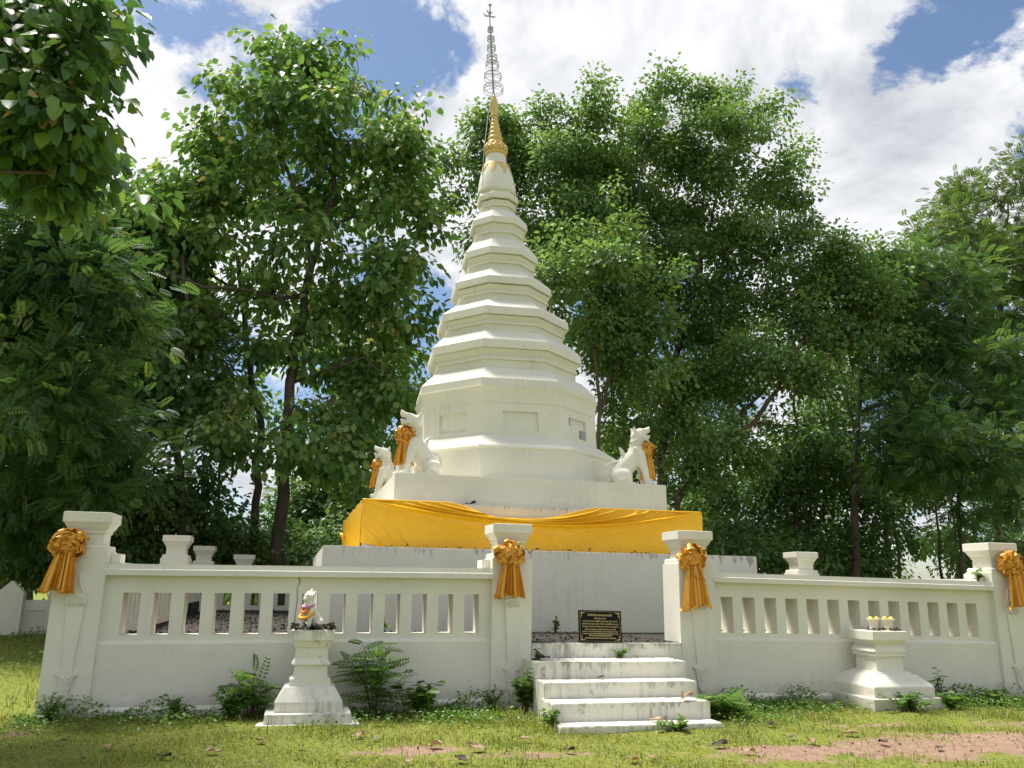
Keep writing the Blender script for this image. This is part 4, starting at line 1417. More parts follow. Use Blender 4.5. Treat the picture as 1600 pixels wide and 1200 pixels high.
# --- overhanging teak at the near left, trunk outside the picture
b = Vector((-9.6, -0.8, -0.05))
stems = [([b, Vector((-9.5, -0.8, 3)), Vector((-9.2, -0.7, 6.2)), Vector((-8.9, -0.5, 9.0)), Vector((-8.7, -0.4, 11.4))], 0.2, 0.07),
         ([Vector((-9.2, -0.7, 6.2)), Vector((-8.2, -0.3, 7.4)), Vector(at(90, 170, 0.2))], 0.07, 0.02), ([Vector((-8.9, -0.5, 8.6)), Vector((-8.0, -0.3, 9.4)), Vector(at(110, 70, 0.3))], 0.06, 0.02),
         ([Vector((-9.3, -0.7, 5.6)), Vector((-8.4, -0.4, 6.2)), Vector(at(80, 270, 0.0))], 0.06, 0.02)]
make_tree('teak_tree', 'near teak branch with very large leaves overhanging the top left corner', b, stems,
          px_blobs([(30, 40, 90, 60), (100, 60, 60, 55), (60, 120, 80, 60), (20, 190, 80, 60), (95, 170, 45, 50), (110, 30, 50, 35), (40, 250, 60, 45), (95, 235, 48, 36), (90, 275, 40, 32), (175, 65, 30, 20), (-60, 120, 90, 130)], 0.4, 0.9, 3, 0.7),
          'bigteak', 150, 103, 'bark', 'teak trees left of the stupa', panicles=0.22, shell=0.25)

# --- big broad-leaved tree right behind the stupa
b, tr = trunk_from(1030, 870, 17.5, [(1030, 780), (1036, 690), (1044, 620), (1050, 570), (1075, 510), (1092, 470), (1090, 420), (1060, 340)])
stems = [(tr, 0.26, 0.08),
         (px_path([(1044, 620), (1000, 540, 0.4), (960, 460, 0.6), (930, 350, 0.6), (900, 250, 0.8)], 17.5), 0.12, 0.03),
         (px_path([(1050, 570), (1010, 470, -0.5), (1000, 380, -0.8), (1000, 280, -0.8), (1010, 200, -0.8)], 17.5), 0.11, 0.03),
         (px_path([(1090, 440), (1110, 350, 0.5), (1130, 260, 0.6), (1150, 170, 0.6)], 17.5), 0.08, 0.02),
         (px_path([(1092, 470), (1150, 400, -0.4), (1200, 340, -0.6), (1250, 280, -0.8)], 17.5), 0.06, 0.015),
         (px_path([(1000, 540), (930, 480, 1.2), (860, 400, 1.8), (800, 320, 2.0), (750, 250, 2.0)], 17.5), 0.08, 0.02)]
make_tree('broadleaf_tree', 'largest broad-leaved tree, its crown rising right behind the stupa', b, stems,
          px_blobs([(720, 230, 36, 50, 2), (760, 280, 55, 65, 2), (700, 330, 22, 36, 2), (815, 195, 42, 36), (850, 250, 70, 55), (940, 160, 38, 34), (1000, 195, 58, 42), (1060, 165, 58, 42), (1150, 150, 38, 32), (1190, 185, 22, 26),
                    (1120, 225, 75, 58), (1000, 290, 110, 75), (870, 330, 80, 65), (1130, 320, 75, 62), (1225, 275, 46, 32), (1255, 250, 22, 20), (1180, 370, 55, 45), (1235, 345, 36, 26),
                    (900, 420, 70, 55), (1000, 410, 100, 60), (1110, 430, 70, 48), (900, 510, 62, 50), (960, 550, 60, 50), (1080, 540, 70, 55), (1110, 620, 60, 60), (1010, 640, 70, 50), (740, 360, 30, 40, 2), (800, 270, 55, 52, 1), (840, 350, 60, 55, 1), (1060, 245, 60, 45), (950, 300, 60, 50), (1170, 430, 50, 45), (1040, 370, 60, 42), (930, 230, 50, 40), (1200, 290, 40, 36), (880, 195, 55, 42), (900, 265, 55, 46), (840, 430, 50, 50, -1), (1025, 480, 50, 42), (1060, 590, 50, 45), (1110, 280, 50, 40), (970, 230, 50, 40), (780, 215, 40, 36, 1), (1075, 455, 55, 42), (1150, 500, 50, 42), (1060, 310, 50, 40)], 17.5, 1.6, 5, 0.85),
          'broad', 760, 104, 'bark', 'broad-leaved trees right of the stupa', shell=0.35, bias=0.05, dense=2.4)
# --- slender reddish stems close behind the right side of the drum
b, tr = trunk_from(937, 740, 13.5, [(938, 720), (936, 660), (934, 600), (928, 540), (922, 480), (915, 430)])
stems = [(tr, 0.10, 0.04), (px_path([(936, 650), (950, 600, 0.3), (958, 540, 0.5), (960, 480, 0.5)], 13.5), 0.06, 0.025), (px_path([(955, 580, 0.4), (985, 550, 0.4), (1010, 520, 0.4)], 13.5), 0.035, 0.012)]
make_tree('broadleaf_tree', 'slender tree with reddish stems beside the right edge of the octagonal drum', b, stems,
          px_blobs([(900, 440, 55, 42), (960, 420, 70, 48), (920, 510, 36, 42), (985, 500, 60, 48), (950, 380, 45, 34), (1010, 560, 40, 36), (890, 390, 30, 30), (960, 600, 36, 36, 1.5), (930, 570, 30, 40, 2), (985, 650, 36, 40, 2)], 13.5, 0.8, 6),
          'broad', 145, 105, 'bark2', 'broad-leaved trees right of the stupa', shell=0.3, bias=0.1, dense=1.9)
# --- leaning tree with long reddish limbs right of the right lion
b, tr = trunk_from(1052, 790, 14.5, [(1058, 780), (1085, 745), (1130, 695), (1175, 660), (1215, 610), (1240, 560), (1275, 500), (1300, 440)])
stems = [(tr, 0.15, 0.05), (px_path([(1130, 695), (1165, 635, 0.8), (1200, 600, 1.0), (1230, 540, 1.2), (1250, 470, 1.2)], 14.5), 0.07, 0.025),
         (px_path([(1215, 610), (1250, 590, -0.5), (1310, 545, -0.8), (1360, 500, -1.0)], 14.5), 0.05, 0.02), (px_path([(1175, 660), (1230, 665, -0.4), (1290, 650, -0.8)], 14.5), 0.04, 0.015)]
make_tree('broadleaf_tree', 'leaning tree with long bare limbs right of the right lion', b, stems,
          px_blobs([(1230, 440, 55, 42), (1290, 410, 62, 36), (1350, 420, 45, 36), (1310, 470, 75, 42), (1370, 470, 40, 40), (1240, 510, 55, 40), (1330, 540, 60, 42), (1190, 560, 45, 36), (1270, 590, 50, 38), (1150, 600, 45, 40), (1110, 680, 50, 36), (1180, 700, 40, 30), (1090, 730, 40, 30)], 14.5, 1.0, 7, 0.8),
          'broad', 240, 106, 'bark2', 'broad-leaved trees right of the stupa', shell=0.3, bias=0.08, dense=2.1)

# --- dark feathery trees at the left edge
lft = 'feathery trees at the left edge'
for k, (lab, px, y, bl, n, kd, bs) in enumerate((
        ('dense feathery tree filling the left edge below the overhanging teak', -75, 10.5, [(60, 380, 80, 45), (20, 430, 70, 50), (110, 420, 60, 45), (60, 500, 90, 60), (140, 520, 50, 60), (20, 600, 70, 60), (100, 620, 70, 60), (150, 450, 40, 50), (40, 340, 50, 26)], 210, 'fine', 0.06),
        ('lower feathery tree with drooping sprays behind the left corner pillar', 110, 12.2, [(50, 700, 80, 50), (130, 690, 60, 50), (170, 750, 50, 45), (60, 780, 80, 45, 2.5), (20, 810, 60, 32, 3), (190, 690, 40, 40), (120, 790, 40, 28, 2)], 165, 'fine', 0.0),
        ('yellowish feathery tree between the left edge and the teaks', 215, 17.0, [(180, 420, 50, 50), (230, 450, 55, 45), (200, 380, 45, 36), (260, 500, 60, 50), (210, 520, 55, 50), (300, 480, 40, 30), (330, 530, 36, 36), (170, 330, 36, 40)], 190, 'olive', 0.05),
        ('dark tree behind the left wall with a bare crooked stem', 285, 15.0, [(200, 620, 60, 45), (260, 660, 45, 45), (170, 680, 45, 50), (210, 740, 60, 45), (150, 800, 50, 40), (250, 800, 50, 36), (330, 790, 40, 36), (300, 730, 26, 26)], 170, 'darkbroad', -0.05))):
    b, tr = trunk_from(px, 860, y, [(px + 2, 780), (px + (-12 if k == 3 else 6), 700), (px + (-25 if k == 3 else 0), 640), (px + 8, 560), (px + 4, 470), (px, 400)] if k != 1 else [(px, 800), (px - 10, 740), (px + 5, 690)])
    make_tree('feathery_tree' if kd != 'darkbroad' else 'broadleaf_tree', lab, b, [(tr, 0.17, 0.05)], px_blobs(bl, y, 1.1, 20 + k, 0.8), kd, n, 120 + k, 'bark', lft, shell=0.3, bias=bs - 0.06, dense=1.45)

# --- feathery trees on the right
rgt_g = 'feathery trees at the right'
for k, (lab, px, y, stem, bl, n, kd, bs) in enumerate((
        ('feathery tree with a thick forked trunk behind the right wall', 1337, 16.0, [(1335, 800), (1338, 720), (1342, 650), (1345, 620), (1348, 580), (1362, 500), (1400, 440)],
         [(1420, 430, 60, 40), (1470, 430, 55, 42), (1400, 490, 55, 42), (1470, 500, 62, 48), (1430, 560, 62, 42), (1380, 570, 40, 34), (1500, 570, 50, 45), (1420, 640, 45, 30), (1360, 690, 50, 36)], 215, 'fine', 0.05),
        ('tallest feathery tree rising at the right picture edge', 1560, 19.0, [(1555, 780), (1560, 700), (1560, 600), (1565, 500), (1570, 400), (1575, 320)],
         [(1585, 265, 36, 36), (1555, 330, 55, 45), (1500, 355, 45, 32), (1460, 385, 40, 26), (1590, 400, 50, 55), (1530, 420, 65, 50), (1590, 480, 55, 55), (1530, 500, 50, 45), (1620, 340, 50, 60)], 230, 'olive', -0.06),
        ('low feathery tree with layered sprays above the right corner pillar', 1500, 13.0, [(1498, 800), (1500, 740), (1510, 680), (1500, 630)],
         [(1490, 640, 60, 36), (1550, 620, 55, 45), (1570, 690, 50, 45), (1500, 700, 60, 40), (1440, 730, 50, 30), (1540, 760, 60, 40), (1590, 770, 40, 40), (1440, 660, 45, 30), (1580, 560, 45, 36)], 135, 'fine', 0.04),
        ('thin dark stem carrying dark leaves left of the forked trunk', 1240, 18.5, [(1243, 820), (1240, 760), (1250, 700), (1240, 640), (1250, 580)],
         [(1180, 740, 55, 38), (1250, 700, 55, 38), (1300, 730, 45, 38), (1230, 790, 60, 34), (1140, 780, 50, 34), (1300, 640, 36, 30), (1190, 830, 50, 26), (1110, 830, 40, 26), (1280, 820, 40, 30)], 235, 'darkbroad', -0.06),
        ('pair of dark leafy stems in front of the bright gap at the right', 1388, 18.0, [(1386, 830), (1378, 760), (1374, 700), (1372, 640)],
         [(1400, 740, 55, 34), (1360, 780, 34, 30), (1340, 840, 36, 24), (1430, 690, 45, 26), (1450, 745, 40, 24), (1395, 850, 26, 26, 3), (1478, 860, 22, 24, 4)], 170, 'darkbroad', -0.06))):
    b, tr = trunk_from(px, 880, y, stem)
    stems = [(tr, 0.20 if k == 0 else 0.13, 0.045)]
    if k == 0:
        stems += [(px_path([(1343, 648), (1365, 636, -0.3), (1385, 632, -0.6), (1405, 642, -0.9), (1425, 650, -1.1)], y), 0.11, 0.05), (px_path([(1340, 690), (1325, 640, 0.3), (1322, 600, 0.5), (1305, 560, 0.7), (1300, 520, 0.8)], y), 0.09, 0.035)]
    if k == 4:
        b2, tr2 = trunk_from(1402, 880, y + 0.6, [(1400, 840), (1397, 790), (1392, 720)])
        stems += [(tr2, 0.09, 0.04)]
    make_tree('feathery_tree' if kd != 'darkbroad' else 'dark_tree', lab, b, stems, px_blobs(bl, y, 1.2, 40 + k, 0.8), kd, n, 140 + k, 'bark', rgt_g, shell=0.3, bias=bs, dense=1.5)

# --- trees farther back that close the gaps
far = 'trees in the back row'
for k, (lab, px, y, bl, n, kd) in enumerate((
        ('back row tree seen under the tall teak, left of the stupa', 520, 21, [(500, 800, 60, 40), (560, 830, 50, 30), (460, 780, 40, 40), (540, 760, 45, 30), (600, 760, 30, 40), (440, 840, 40, 26), (350, 840, 45, 28), (330, 680, 30, 36)], 150, 'darkbroad'),
        ('back row tree showing between the two left lions and the teak', 590, 24, [(600, 560, 50, 50), (640, 600, 40, 40), (560, 640, 50, 50), (610, 690, 26, 40), (520, 520, 50, 60)], 110, 'broad'),
        ('back row tree behind the largest right tree', 1150, 25, [(1150, 520, 60, 60), (1220, 600, 60, 50), (1060, 700, 70, 60), (1140, 680, 60, 45), (980, 720, 50, 60), (1000, 600, 50, 60)], 210, 'broad'),
        ('back row tree behind the forked trunk', 1300, 26, [(1290, 560, 50, 40), (1250, 660, 40, 36), (1420, 620, 60, 50), (1520, 760, 50, 40), (1340, 760, 50, 40), (1520, 560, 50, 50)], 180, 'darkbroad'),
        ('back row tree beyond the right corner pillar', 1560, 24, [(1590, 640, 50, 60), (1540, 720, 50, 50), (1600, 820, 50, 40), (1500, 860, 60, 22), (1570, 480, 50, 50)], 140, 'darkbroad'),
        ('back row tree behind the left edge', 60, 22, [(60, 560, 80, 80), (140, 600, 60, 60), (40, 740, 80, 70), (150, 760, 50, 50), (230, 620, 50, 50), (100, 460, 60, 60)], 200, 'darkbroad'),
        ('back row tree right of the right lion, low over the platform', 1080, 22, [(1080, 790, 50, 36), (1130, 850, 45, 24), (1070, 850, 40, 26), (1020, 740, 30, 50), (960, 680, 30, 40), (1180, 860, 40, 20)], 140, 'darkbroad'))):
    b, tr = trunk_from(px, 860, y, [(px, 800), (px + 6, 720), (px - 4, 640), (px + 5, 560)])
    make_tree('dark_tree', lab, b, [(tr, 0.15, 0.05)], px_blobs(bl, y, 1.2, 60 + k, 0.8), kd, n, 160 + k, 'bark', far, shell=0.25, bias=0.0, dense=1.6)
# bare trunks standing in the back row
for k, (px, y, top, lab) in enumerate(((1222, 20, 740, 'thin bare trunk in the back row left of the lone right pillar cap'), (1465, 20, 760, 'thin bare trunk in the back row left of the right corner pillar'),
                                       (1490, 21, 720, 'second bare trunk behind the right corner pillar'), (1290, 19, 700, 'straight thin trunk between the pillar cap and the forked trunk'), (345, 19, 640, 'thin stem behind the left wall under the slim teak'))):
    b, tr = trunk_from(px, 880, y, [(px + 2, 840), (px - 3, 790), (px + 4, top)])
    make_tree('thin_tree', lab, b, [(tr, 0.085, 0.04)], px_blobs([(px + 5, top - 10, 42, 30), (px - 20, top + 20, 30, 22)], y, 0.4, 90 + k), 'darkbroad', 34, 190 + k, 'bark', 'thin trees in the back row', shell=0.2, bias=-0.05)


# shrubs behind the compound
shr = (('shrub behind the left corner pillar', 230, 15.5, 830, 70), ('shrub between the two nearer left pillar caps and the teak trunk', 330, 17, 835, 70), ('shrub left of the tall teak trunk', 395, 18.5, 840, 60),
       ('shrub right of the tall teak trunk', 490, 17.5, 830, 75), ('shrub at the left end of the platform wall', 555, 18.5, 815, 60), ('shrub right of the yellow cloth', 1120, 17.0, 835, 70), ('shrub left of the lone right pillar cap', 1195, 18, 840, 60),
       ('shrub right of the lone right pillar cap', 1290, 17, 845, 60), ('shrub in front of the forked trunk', 1350, 19, 868, 36), ('shrub behind the right corner pillar', 1570, 17, 845, 70), ('shrub behind the low white wall at the left edge', 40, 17, 850, 80), ('taller shrub behind the low white wall', 100, 18, 800, 90))
for k, (lab, px, y, top, hw) in enumerate(shr):
    b, tr = trunk_from(px, 900, y, [(px + 3, 880), (px - 4, (880 + top) / 2), (px + 2, top + 12)])
    make_tree('shrub', lab, b, [(tr, 0.05, 0.02)], px_blobs([(px, (top + 890) / 2, hw, (890 - top) / 2), (px + hw * 0.5, (top + 900) / 2, hw * 0.6, (880 - top) / 2.4), (px - hw * 0.6, (top + 905) / 2, hw * 0.6, (880 - top) / 2.6)], y, 0.5, 300 + k), 'darkbroad' if k % 3 else 'broad', 48, 230 + k, 'bark', 'shrubs behind the compound', shell=0.2, bias=-0.04, cat='shrub')


def far_wood():
    g = np.random.default_rng(77)
    C = []
    for k in range(120):
        x = g.uniform(-26, 62)
        y = g.uniform(30, 44)
        if 33.5 < x * 36 / (y + 4) < 37.5:
            continue
        h = g.uniform(3.0, 7.0) + 1.5 * math.sin(x * 0.35)
        m = 26
        d = unit(g.normal(0, 1, (m, 3))) * (g.random((m, 1)) ** 0.4)
        C.append(np.array([[x, y, h * 0.55]]) + d * np.array([[2.6, 2.2, h * 0.5]]))
    C = np.concatenate(C)
    m = 11
    ci = np.repeat(np.arange(len(C)), m)
    n = len(ci)
    off = g.normal(0, 0.55, (n, 3))
    D = off + g.normal(0, 0.3, (n, 3))
    D[:, 2] -= 0.4
    ln = g.uniform(0.25, 0.42, n)
    rc = np.clip(g.normal(0.4, 0.2, len(C)), 0, 1)
    V, Q, r = leaf_blades(C[ci] + off, D, g.normal(0, 0.4, (n, 3)) + np.array([[0, 0, 1.0]]), ln, ln * 0.62, 0.12, np.clip(rc[ci] + g.normal(0, 0.15, n), 0, 1))
    o = npmesh('far_woodland', V, Q, M['broad'], None, {'rnd': r})
    tag(o, 'far mass of woodland foliage closing the view behind all the trees', 'woodland', kind='stuff')


far_wood()


# ------------------------------------------------------------------ weeds and seedlings along the walls
def make_plant(name, label, x, y, h, stems, kind, n, seed, width=0.3, cat='plant', leaf=(0.07, 0.12), z=None, group='weeds along the walls'):
    g = np.random.default_rng(seed)
    z0 = float(hgt(x, y)) if z is None else z
    t = thing(name, label, cat, (x, y, z0), 0, group)
    wood = MB()
    PS, DS = [], []
    n = int(n * 2.6)
    stems = int(stems * 1.5)
    for s in range(stems):
        a = g.random() * 6.28
        tip = np.array([math.cos(a) * width * g.uniform(0.2, 1), math.sin(a) * width * 0.6 * g.uniform(0.2, 1), h * g.uniform(0.55, 1.0)])
        if s == 0:
            tip = np.array([0.02, -0.02, h])
        mid = tip * np.array([0.35, 0.35, 0.55])
        wood.tube([(0.02 * math.cos(a), 0.02 * math.sin(a), -0.03), tuple(mid), tuple(tip)], [0.008, 0.006, 0.003], 5)
        for u in np.linspace(0.25, 1.0, max(2, n // stems)):
            p = mid * (2 * u) if u < 0.5 else mid + (tip - mid) * (2 * u - 1)
            PS.append(p)
            d = g.normal(0, 1, 3)
            d[2] = abs(d[2]) * 0.25
            DS.append(d)
    wood.build('stem', M['weed'] if False else M['bark2'], t, True)
    P = np.array(PS)
    D = unit(np.array(DS))
    m = len(P)
    Nn = g.normal(0, 0.3, (m, 3)) + np.array([[0, 0, 1.0]])
    r = np.clip(g.normal(0.45, 0.22, m), 0, 1)
    if kind == 'pinnate':
        ln = g.uniform(0.2, 0.38, m)
        V, Q, rr = fronds(P, D, Nn, ln, np.full(m, 0.016), np.full(m, 0.055), 7, r)
    else:
        ln = g.uniform(leaf[0], leaf[1], m)
        V, Q, rr = leaf_blades(P, D, Nn, ln, ln * 0.62, 0.12, r)
    npmesh('leaves', V, Q, M['weed'], t, {'rnd': rr})
    return t


make_plant('seedling', 'tall feathery seedling against the wall right of the narrow pedestal', 1.08, -0.36, 0.86, 7, 'pinnate', 62, 1, 0.52)
make_plant('weed', 'broad-leaved weed right of the feathery seedling', 1.62, -0.42, 0.42, 6, 'broad', 60, 2, 0.36, leaf=(0.10, 0.18))
make_plant('weed', 'feathery weed left of the narrow pedestal', -0.42, -0.36, 0.55, 5, 'pinnate', 34, 3, 0.32)
make_plant('weed', 'dark leafy weed at the foot of the feathery weed left of the narrow pedestal', -0.62, -0.55, 0.34, 6, 'broad', 70, 4, 0.3, leaf=(0.07, 0.13))
make_plant('weed', 'low weed under the left wall between corner pillar and pedestal', -1.25, -0.32, 0.26, 5, 'broad', 40, 5, 0.28, leaf=(0.05, 0.1))
make_plant('weed', 'small wiry weed at the foot of the left corner pillar', -2.62, -0.42, 0.34, 7, 'broad', 70, 6, 0.4, leaf=(0.03, 0.06))
make_plant('weed', 'bushy weed in the angle between left gate pillar and steps', 2.98, -0.62, 0.55, 6, 'broad', 90, 7, 0.22, leaf=(0.06, 0.12))
make_plant('weed', 'tangled weed at the bottom left corner of the steps', 3.02, -1.72, 0.22, 5, 'broad', 70, 8, 0.3, leaf=(0.04, 0.08))
make_plant('weed', 'round tuft of weed at the right end of the steps', 5.40, -1.30, 0.28, 7, 'pinnate', 60, 9, 0.34)
make_plant('weed', 'broad-leaved weed in front of the lowest step', 4.45, -2.06, 0.14, 5, 'broad', 46, 10, 0.32, leaf=(0.05, 0.1))
make_plant('creeper', 'leafy creeper at the front foot of the broad pedestal', 8.3, -1.16, 0.22, 6, 'broad', 70, 11, 0.5, leaf=(0.06, 0.12))
make_plant('creeper', 'leafy creeper at the right foot of the broad pedestal', 9.15, -1.0, 0.2, 6, 'broad', 70, 12, 0.5, leaf=(0.06, 0.12))
make_plant('creeper', 'tall sprig of creeper right of the broad pedestal', 9.35, -0.5, 0.5, 3, 'broad', 18, 13, 0.16, leaf=(0.07, 0.13))
make_plant('creeper', 'creeper patch under the right end of the right wall', 10.3, -0.55, 0.2, 7, 'broad', 80, 14, 0.6, leaf=(0.05, 0.1))
make_plant('seedling', 'seedling growing on the wall top beside the right corner pillar', 10.80, 0.05, 0.24, 3, 'broad', 12, 15, 0.13, leaf=(0.07, 0.12), z=1.78, group='seedlings in cracks')
make_plant('seedling', 'green seedling in the corner below the top step, left of the sign', 3.16, -0.45, 0.2, 3, 'broad', 14, 16, 0.06, leaf=(0.05, 0.09), z=0.60, group='seedlings in cracks')
make_plant('seedling', 'green seedling on the fourth step below the sign', 4.45, -0.22, 0.11, 4, 'broad', 12, 17, 0.1, leaf=(0.06, 0.10), z=0.655, group='seedlings in cracks')
make_plant('weed', 'weed growing at the base of the left gate pillar', 2.62, -0.30, 0.28, 5, 'broad', 36, 18, 0.22, leaf=(0.04, 0.07))
make_plant('weed', 'small plant inside the compound seen through a slot of the left wall', 1.25, 0.75, 0.28, 4, 'broad', 24, 19, 0.14, leaf=(0.05, 0.1), z=0.85)
make_plant('weed', 'small plant at the back of the landing left of the sign', 4.28, 2.3, 0.24, 3, 'broad', 18, 20, 0.12, leaf=(0.05, 0.1), z=0.85)


# ------------------------------------------------------------------ grass
def make_grass():
    g = np.random.default_rng(9)

    def blades(n, xr, yr, h, tall=None):
        x = g.uniform(*xr, n)
        y = g.uniform(*yr, n)
        keep = np.ones(n, bool)
        b = bare(x, y)
        keep &= g.random(n) > np.clip(b * 1.55 - 0.22, 0, 0.90)
        # clumps
        cl = np.sin(x * 3.1 + 1.2 * np.sin(y * 2.2)) * np.sin(y * 3.7 + 1.3 * np.sin(x * 1.9))
        keep &= g.random(n) < 0.62 + 0.38 * cl
        keep &= ~((x > 3.03) & (x < 5.1) & (y > -1.95)) & ~((y > -0.07) & (x > -2.9) & (x < 12))
        keep &= ~((np.abs(x - 0.26) < 0.5) & (np.abs(y + 0.5) < 0.5)) & ~((np.abs(x - 8.41) < 0.57) & (np.abs(y + 0.47) < 0.57))
        x, y, cl = x[keep], y[keep], cl[keep]
        m = len(x)
        hh = h * g.lognormal(-0.25, 0.45, m) * (0.85 + 0.35 * cl)
        if tall is not None:
            hh *= tall(x, y)
        a = g.random(m) * 6.283
        P = np.stack([x, y, hgt(x, y) - 0.004], -1)
        side = np.stack([np.cos(a), np.sin(a), 0 * a], -1)
        ln_ = np.stack([-np.sin(a), np.cos(a), 0 * a], -1) * (hh * g.uniform(0.15, 0.9, m))[:, None]
        w = (0.0035 + 0.0022 * g.random(m))[:, None] * (1.0 + 3.0 * np.clip(hh - 0.05, 0, 0.2))[:, None]
        upz = np.array([[0, 0, 1.0]])
        mid = P + upz * (hh * 0.6)[:, None] + ln_ * 0.35
        tip = P + upz * hh[:, None] * 0.95 + ln_
        V = np.stack([P - side * w, P + side * w, mid + side * w * 0.8, mid - side * w * 0.8, tip + side * w * 0.15, tip - side * w * 0.15], 1).reshape(-1, 3)
        i = np.arange(m)[:, None] * 6
        Q = np.concatenate([i + np.array([[0, 1, 2, 3]]), i + np.array([[3, 2, 4, 5]])], 1).reshape(-1, 4)
        low = np.clip(0.40 + 0.20 * np.sin(x * 1.3 + 2 + np.sin(y * 2.3)) * np.sin(y * 2.1 + 1.5 * np.sin(x * 0.9)) + 0.14 * np.sin(x * 5.1 + 2 * np.sin(y * 3)) * np.sin(y * 6.3 + x) + 0.35 * bare(x, y), 0, 1)
        r = np.clip(g.normal(low, 0.2), 0, 1)
        return V, Q, np.repeat(r, 2)

    def tl(x, y):
        e = np.exp(-((np.abs(y + 0.25)) / 0.45) ** 2)
        s = np.exp(-((x - 2.4) / 1.1) ** 2 - ((y + 1.2) / 0.9) ** 2)
        return 1 + 0.9 * e * np.sin(x * 4.3) ** 2 + 1.3 * s + 0.8 * np.clip(np.sin(x * 2.1 + 1) * np.sin(y * 2.9), 0, 1)
    parts = [blades(92000, (-5.5, 12.5), (-4.3, 0.0), 0.037, tl), blades(26000, (-11, -2.6), (-1.5, 13), 0.10), blades(9000, (11, 16), (-3, 5), 0.09), blades(14000, (-6, 12), (-8, -4.2), 0.06)]
    # tall tufts at the foot of the walls
    V0, Q0, R0_ = [], [], []
    n = 0
    for V, Q, r in parts:
        V0.append(V)
        Q0.append(Q + n)
        R0_.append(r)
        n += len(V)
    o = npmesh('grass', np.concatenate(V0), np.concatenate(Q0), M['grass'], None, {'rnd': np.concatenate(R0_)})
    tag(o, 'short yellow green grass growing over the ground in front of the wall', 'grass', kind='stuff')
    # creeping clover-like ground cover
    parts = []
    for (x0, x1, y0, y1, k) in ((-3, 3, -1.2, -0.12, 3000), (-3, 3, -0.5, -0.1, 3000), (5.2, 7.8, -0.6, -0.1, 2600), (8.9, 11.4, -0.7, -0.1, 2600), (5.2, 7.8, -1.1, -0.12, 2600), (8.9, 11.4, -1.2, -0.1, 2600), (-7.5, -3.2, 4, 12.5, 2600), (5.2, 6.2, -2, -1, 500), (1.5, 3.2, -1.5, -0.3, 900)):
        x, y = g.uniform(x0, x1, k), g.uniform(y0, y1, k)
        kp = ~((np.abs(x - 0.26) < 0.5) & (np.abs(y + 0.5) < 0.5)) & ~((np.abs(x - 8.41) < 0.57) & (np.abs(y + 0.47) < 0.57)) & ~((x > 3.03) & (x < 5.1) & (y > -1.95))
        kp &= g.random(k) < 0.5 + 0.5 * np.sin(x * 2.7 + y) * np.sin(x * 1.1 + 2)
        x, y = x[kp], y[kp]
        m = len(x)
        hh = g.uniform(0.01, 0.13, m) * np.where(y > -0.6, 1.5 * (0.4 + np.sin(x * 3.3) ** 2), 1.0)
        P = np.stack([x, y, hgt(x, y) + hh], -1)
        ln = g.uniform(0.025, 0.06, m) * (1.4 if x0 < -6 else 1)
        parts.append(leaf_blades(P, g.normal(0, 1, (m, 3)) * np.array([[1, 1, 0.3]]), g.normal(0, 0.4, (m, 3)) + np.array([[0, 0, 1.0]]), ln, ln * 0.7, 0.1, np.clip(g.normal(0.4, 0.25, m), 0, 1)))
    V0, Q0, R0_, n = [], [], [], 0
    for V, Q, r in parts:
        V0.append(V)
        Q0.append(Q + n)
        R0_.append(r)
        n += len(V)
    o = npmesh('ground_cover', np.concatenate(V0), np.concatenate(Q0), M['weed'], None, {'rnd': np.concatenate(R0_)})
    tag(o, 'low creeping green ground cover along the foot of the walls', 'ground cover', kind='stuff')


make_grass()


# ------------------------------------------------------------------ dead leaves
def crumpled(name, mat, label, x, y, z, size, seed, rz=0.0, group='dry fallen leaves', tilt=0.3):
    g = np.random.default_rng(seed)
    t = thing(name, label, 'dry leaf', (x, y, z), rz, group)
    rows = []
    nu, nv = 9, 7
    ph = g.random(4) * 6
    for i in range(nu):
        u = i / (nu - 1)
        w = size * 0.42 * math.sin(math.pi * min(0.97, 0.06 + u * 0.92)) ** 0.8
        row = []
        for j in range(nv):
            v = j / (nv - 1) * 2 - 1
            h = 0.22 * size * (abs(v) ** 1.5 * (0.6 + 0.5 * math.sin(u * 5 + ph[0])) + 0.35 * math.sin(u * 7 + v * 3 + ph[1]) + 0.25 * math.sin(v * 8 + ph[2]))
            row.append(((u - 0.5) * size, v * w * (0.8 + 0.2 * math.sin(u * 9 + ph[3])), 0.02 + abs(h) + tilt * size * 0.3 * u))
        rows.append(row)
    mb = MB()
    mb.grid(np.array(rows))
    o = bl_ = mb.build('blade', M[mat], t, True)
    a = o.data.attributes.new('rnd', 'FLOAT', 'FACE')
    a.data.foreach_set('value', np.full(len(o.data.polygons), g.uniform(0.3, 1.0), dtype=np.float32))
    mb = MB()
    mb.tube([(-0.5 * size, 0, 0.02), (-0.68 * size, 0.03 * size, 0.015), (-0.8 * size, 0.1 * size, 0.02)], [0.004, 0.003, 0.002], 4)
    mb.build('stalk', M['bark2'], bl_)


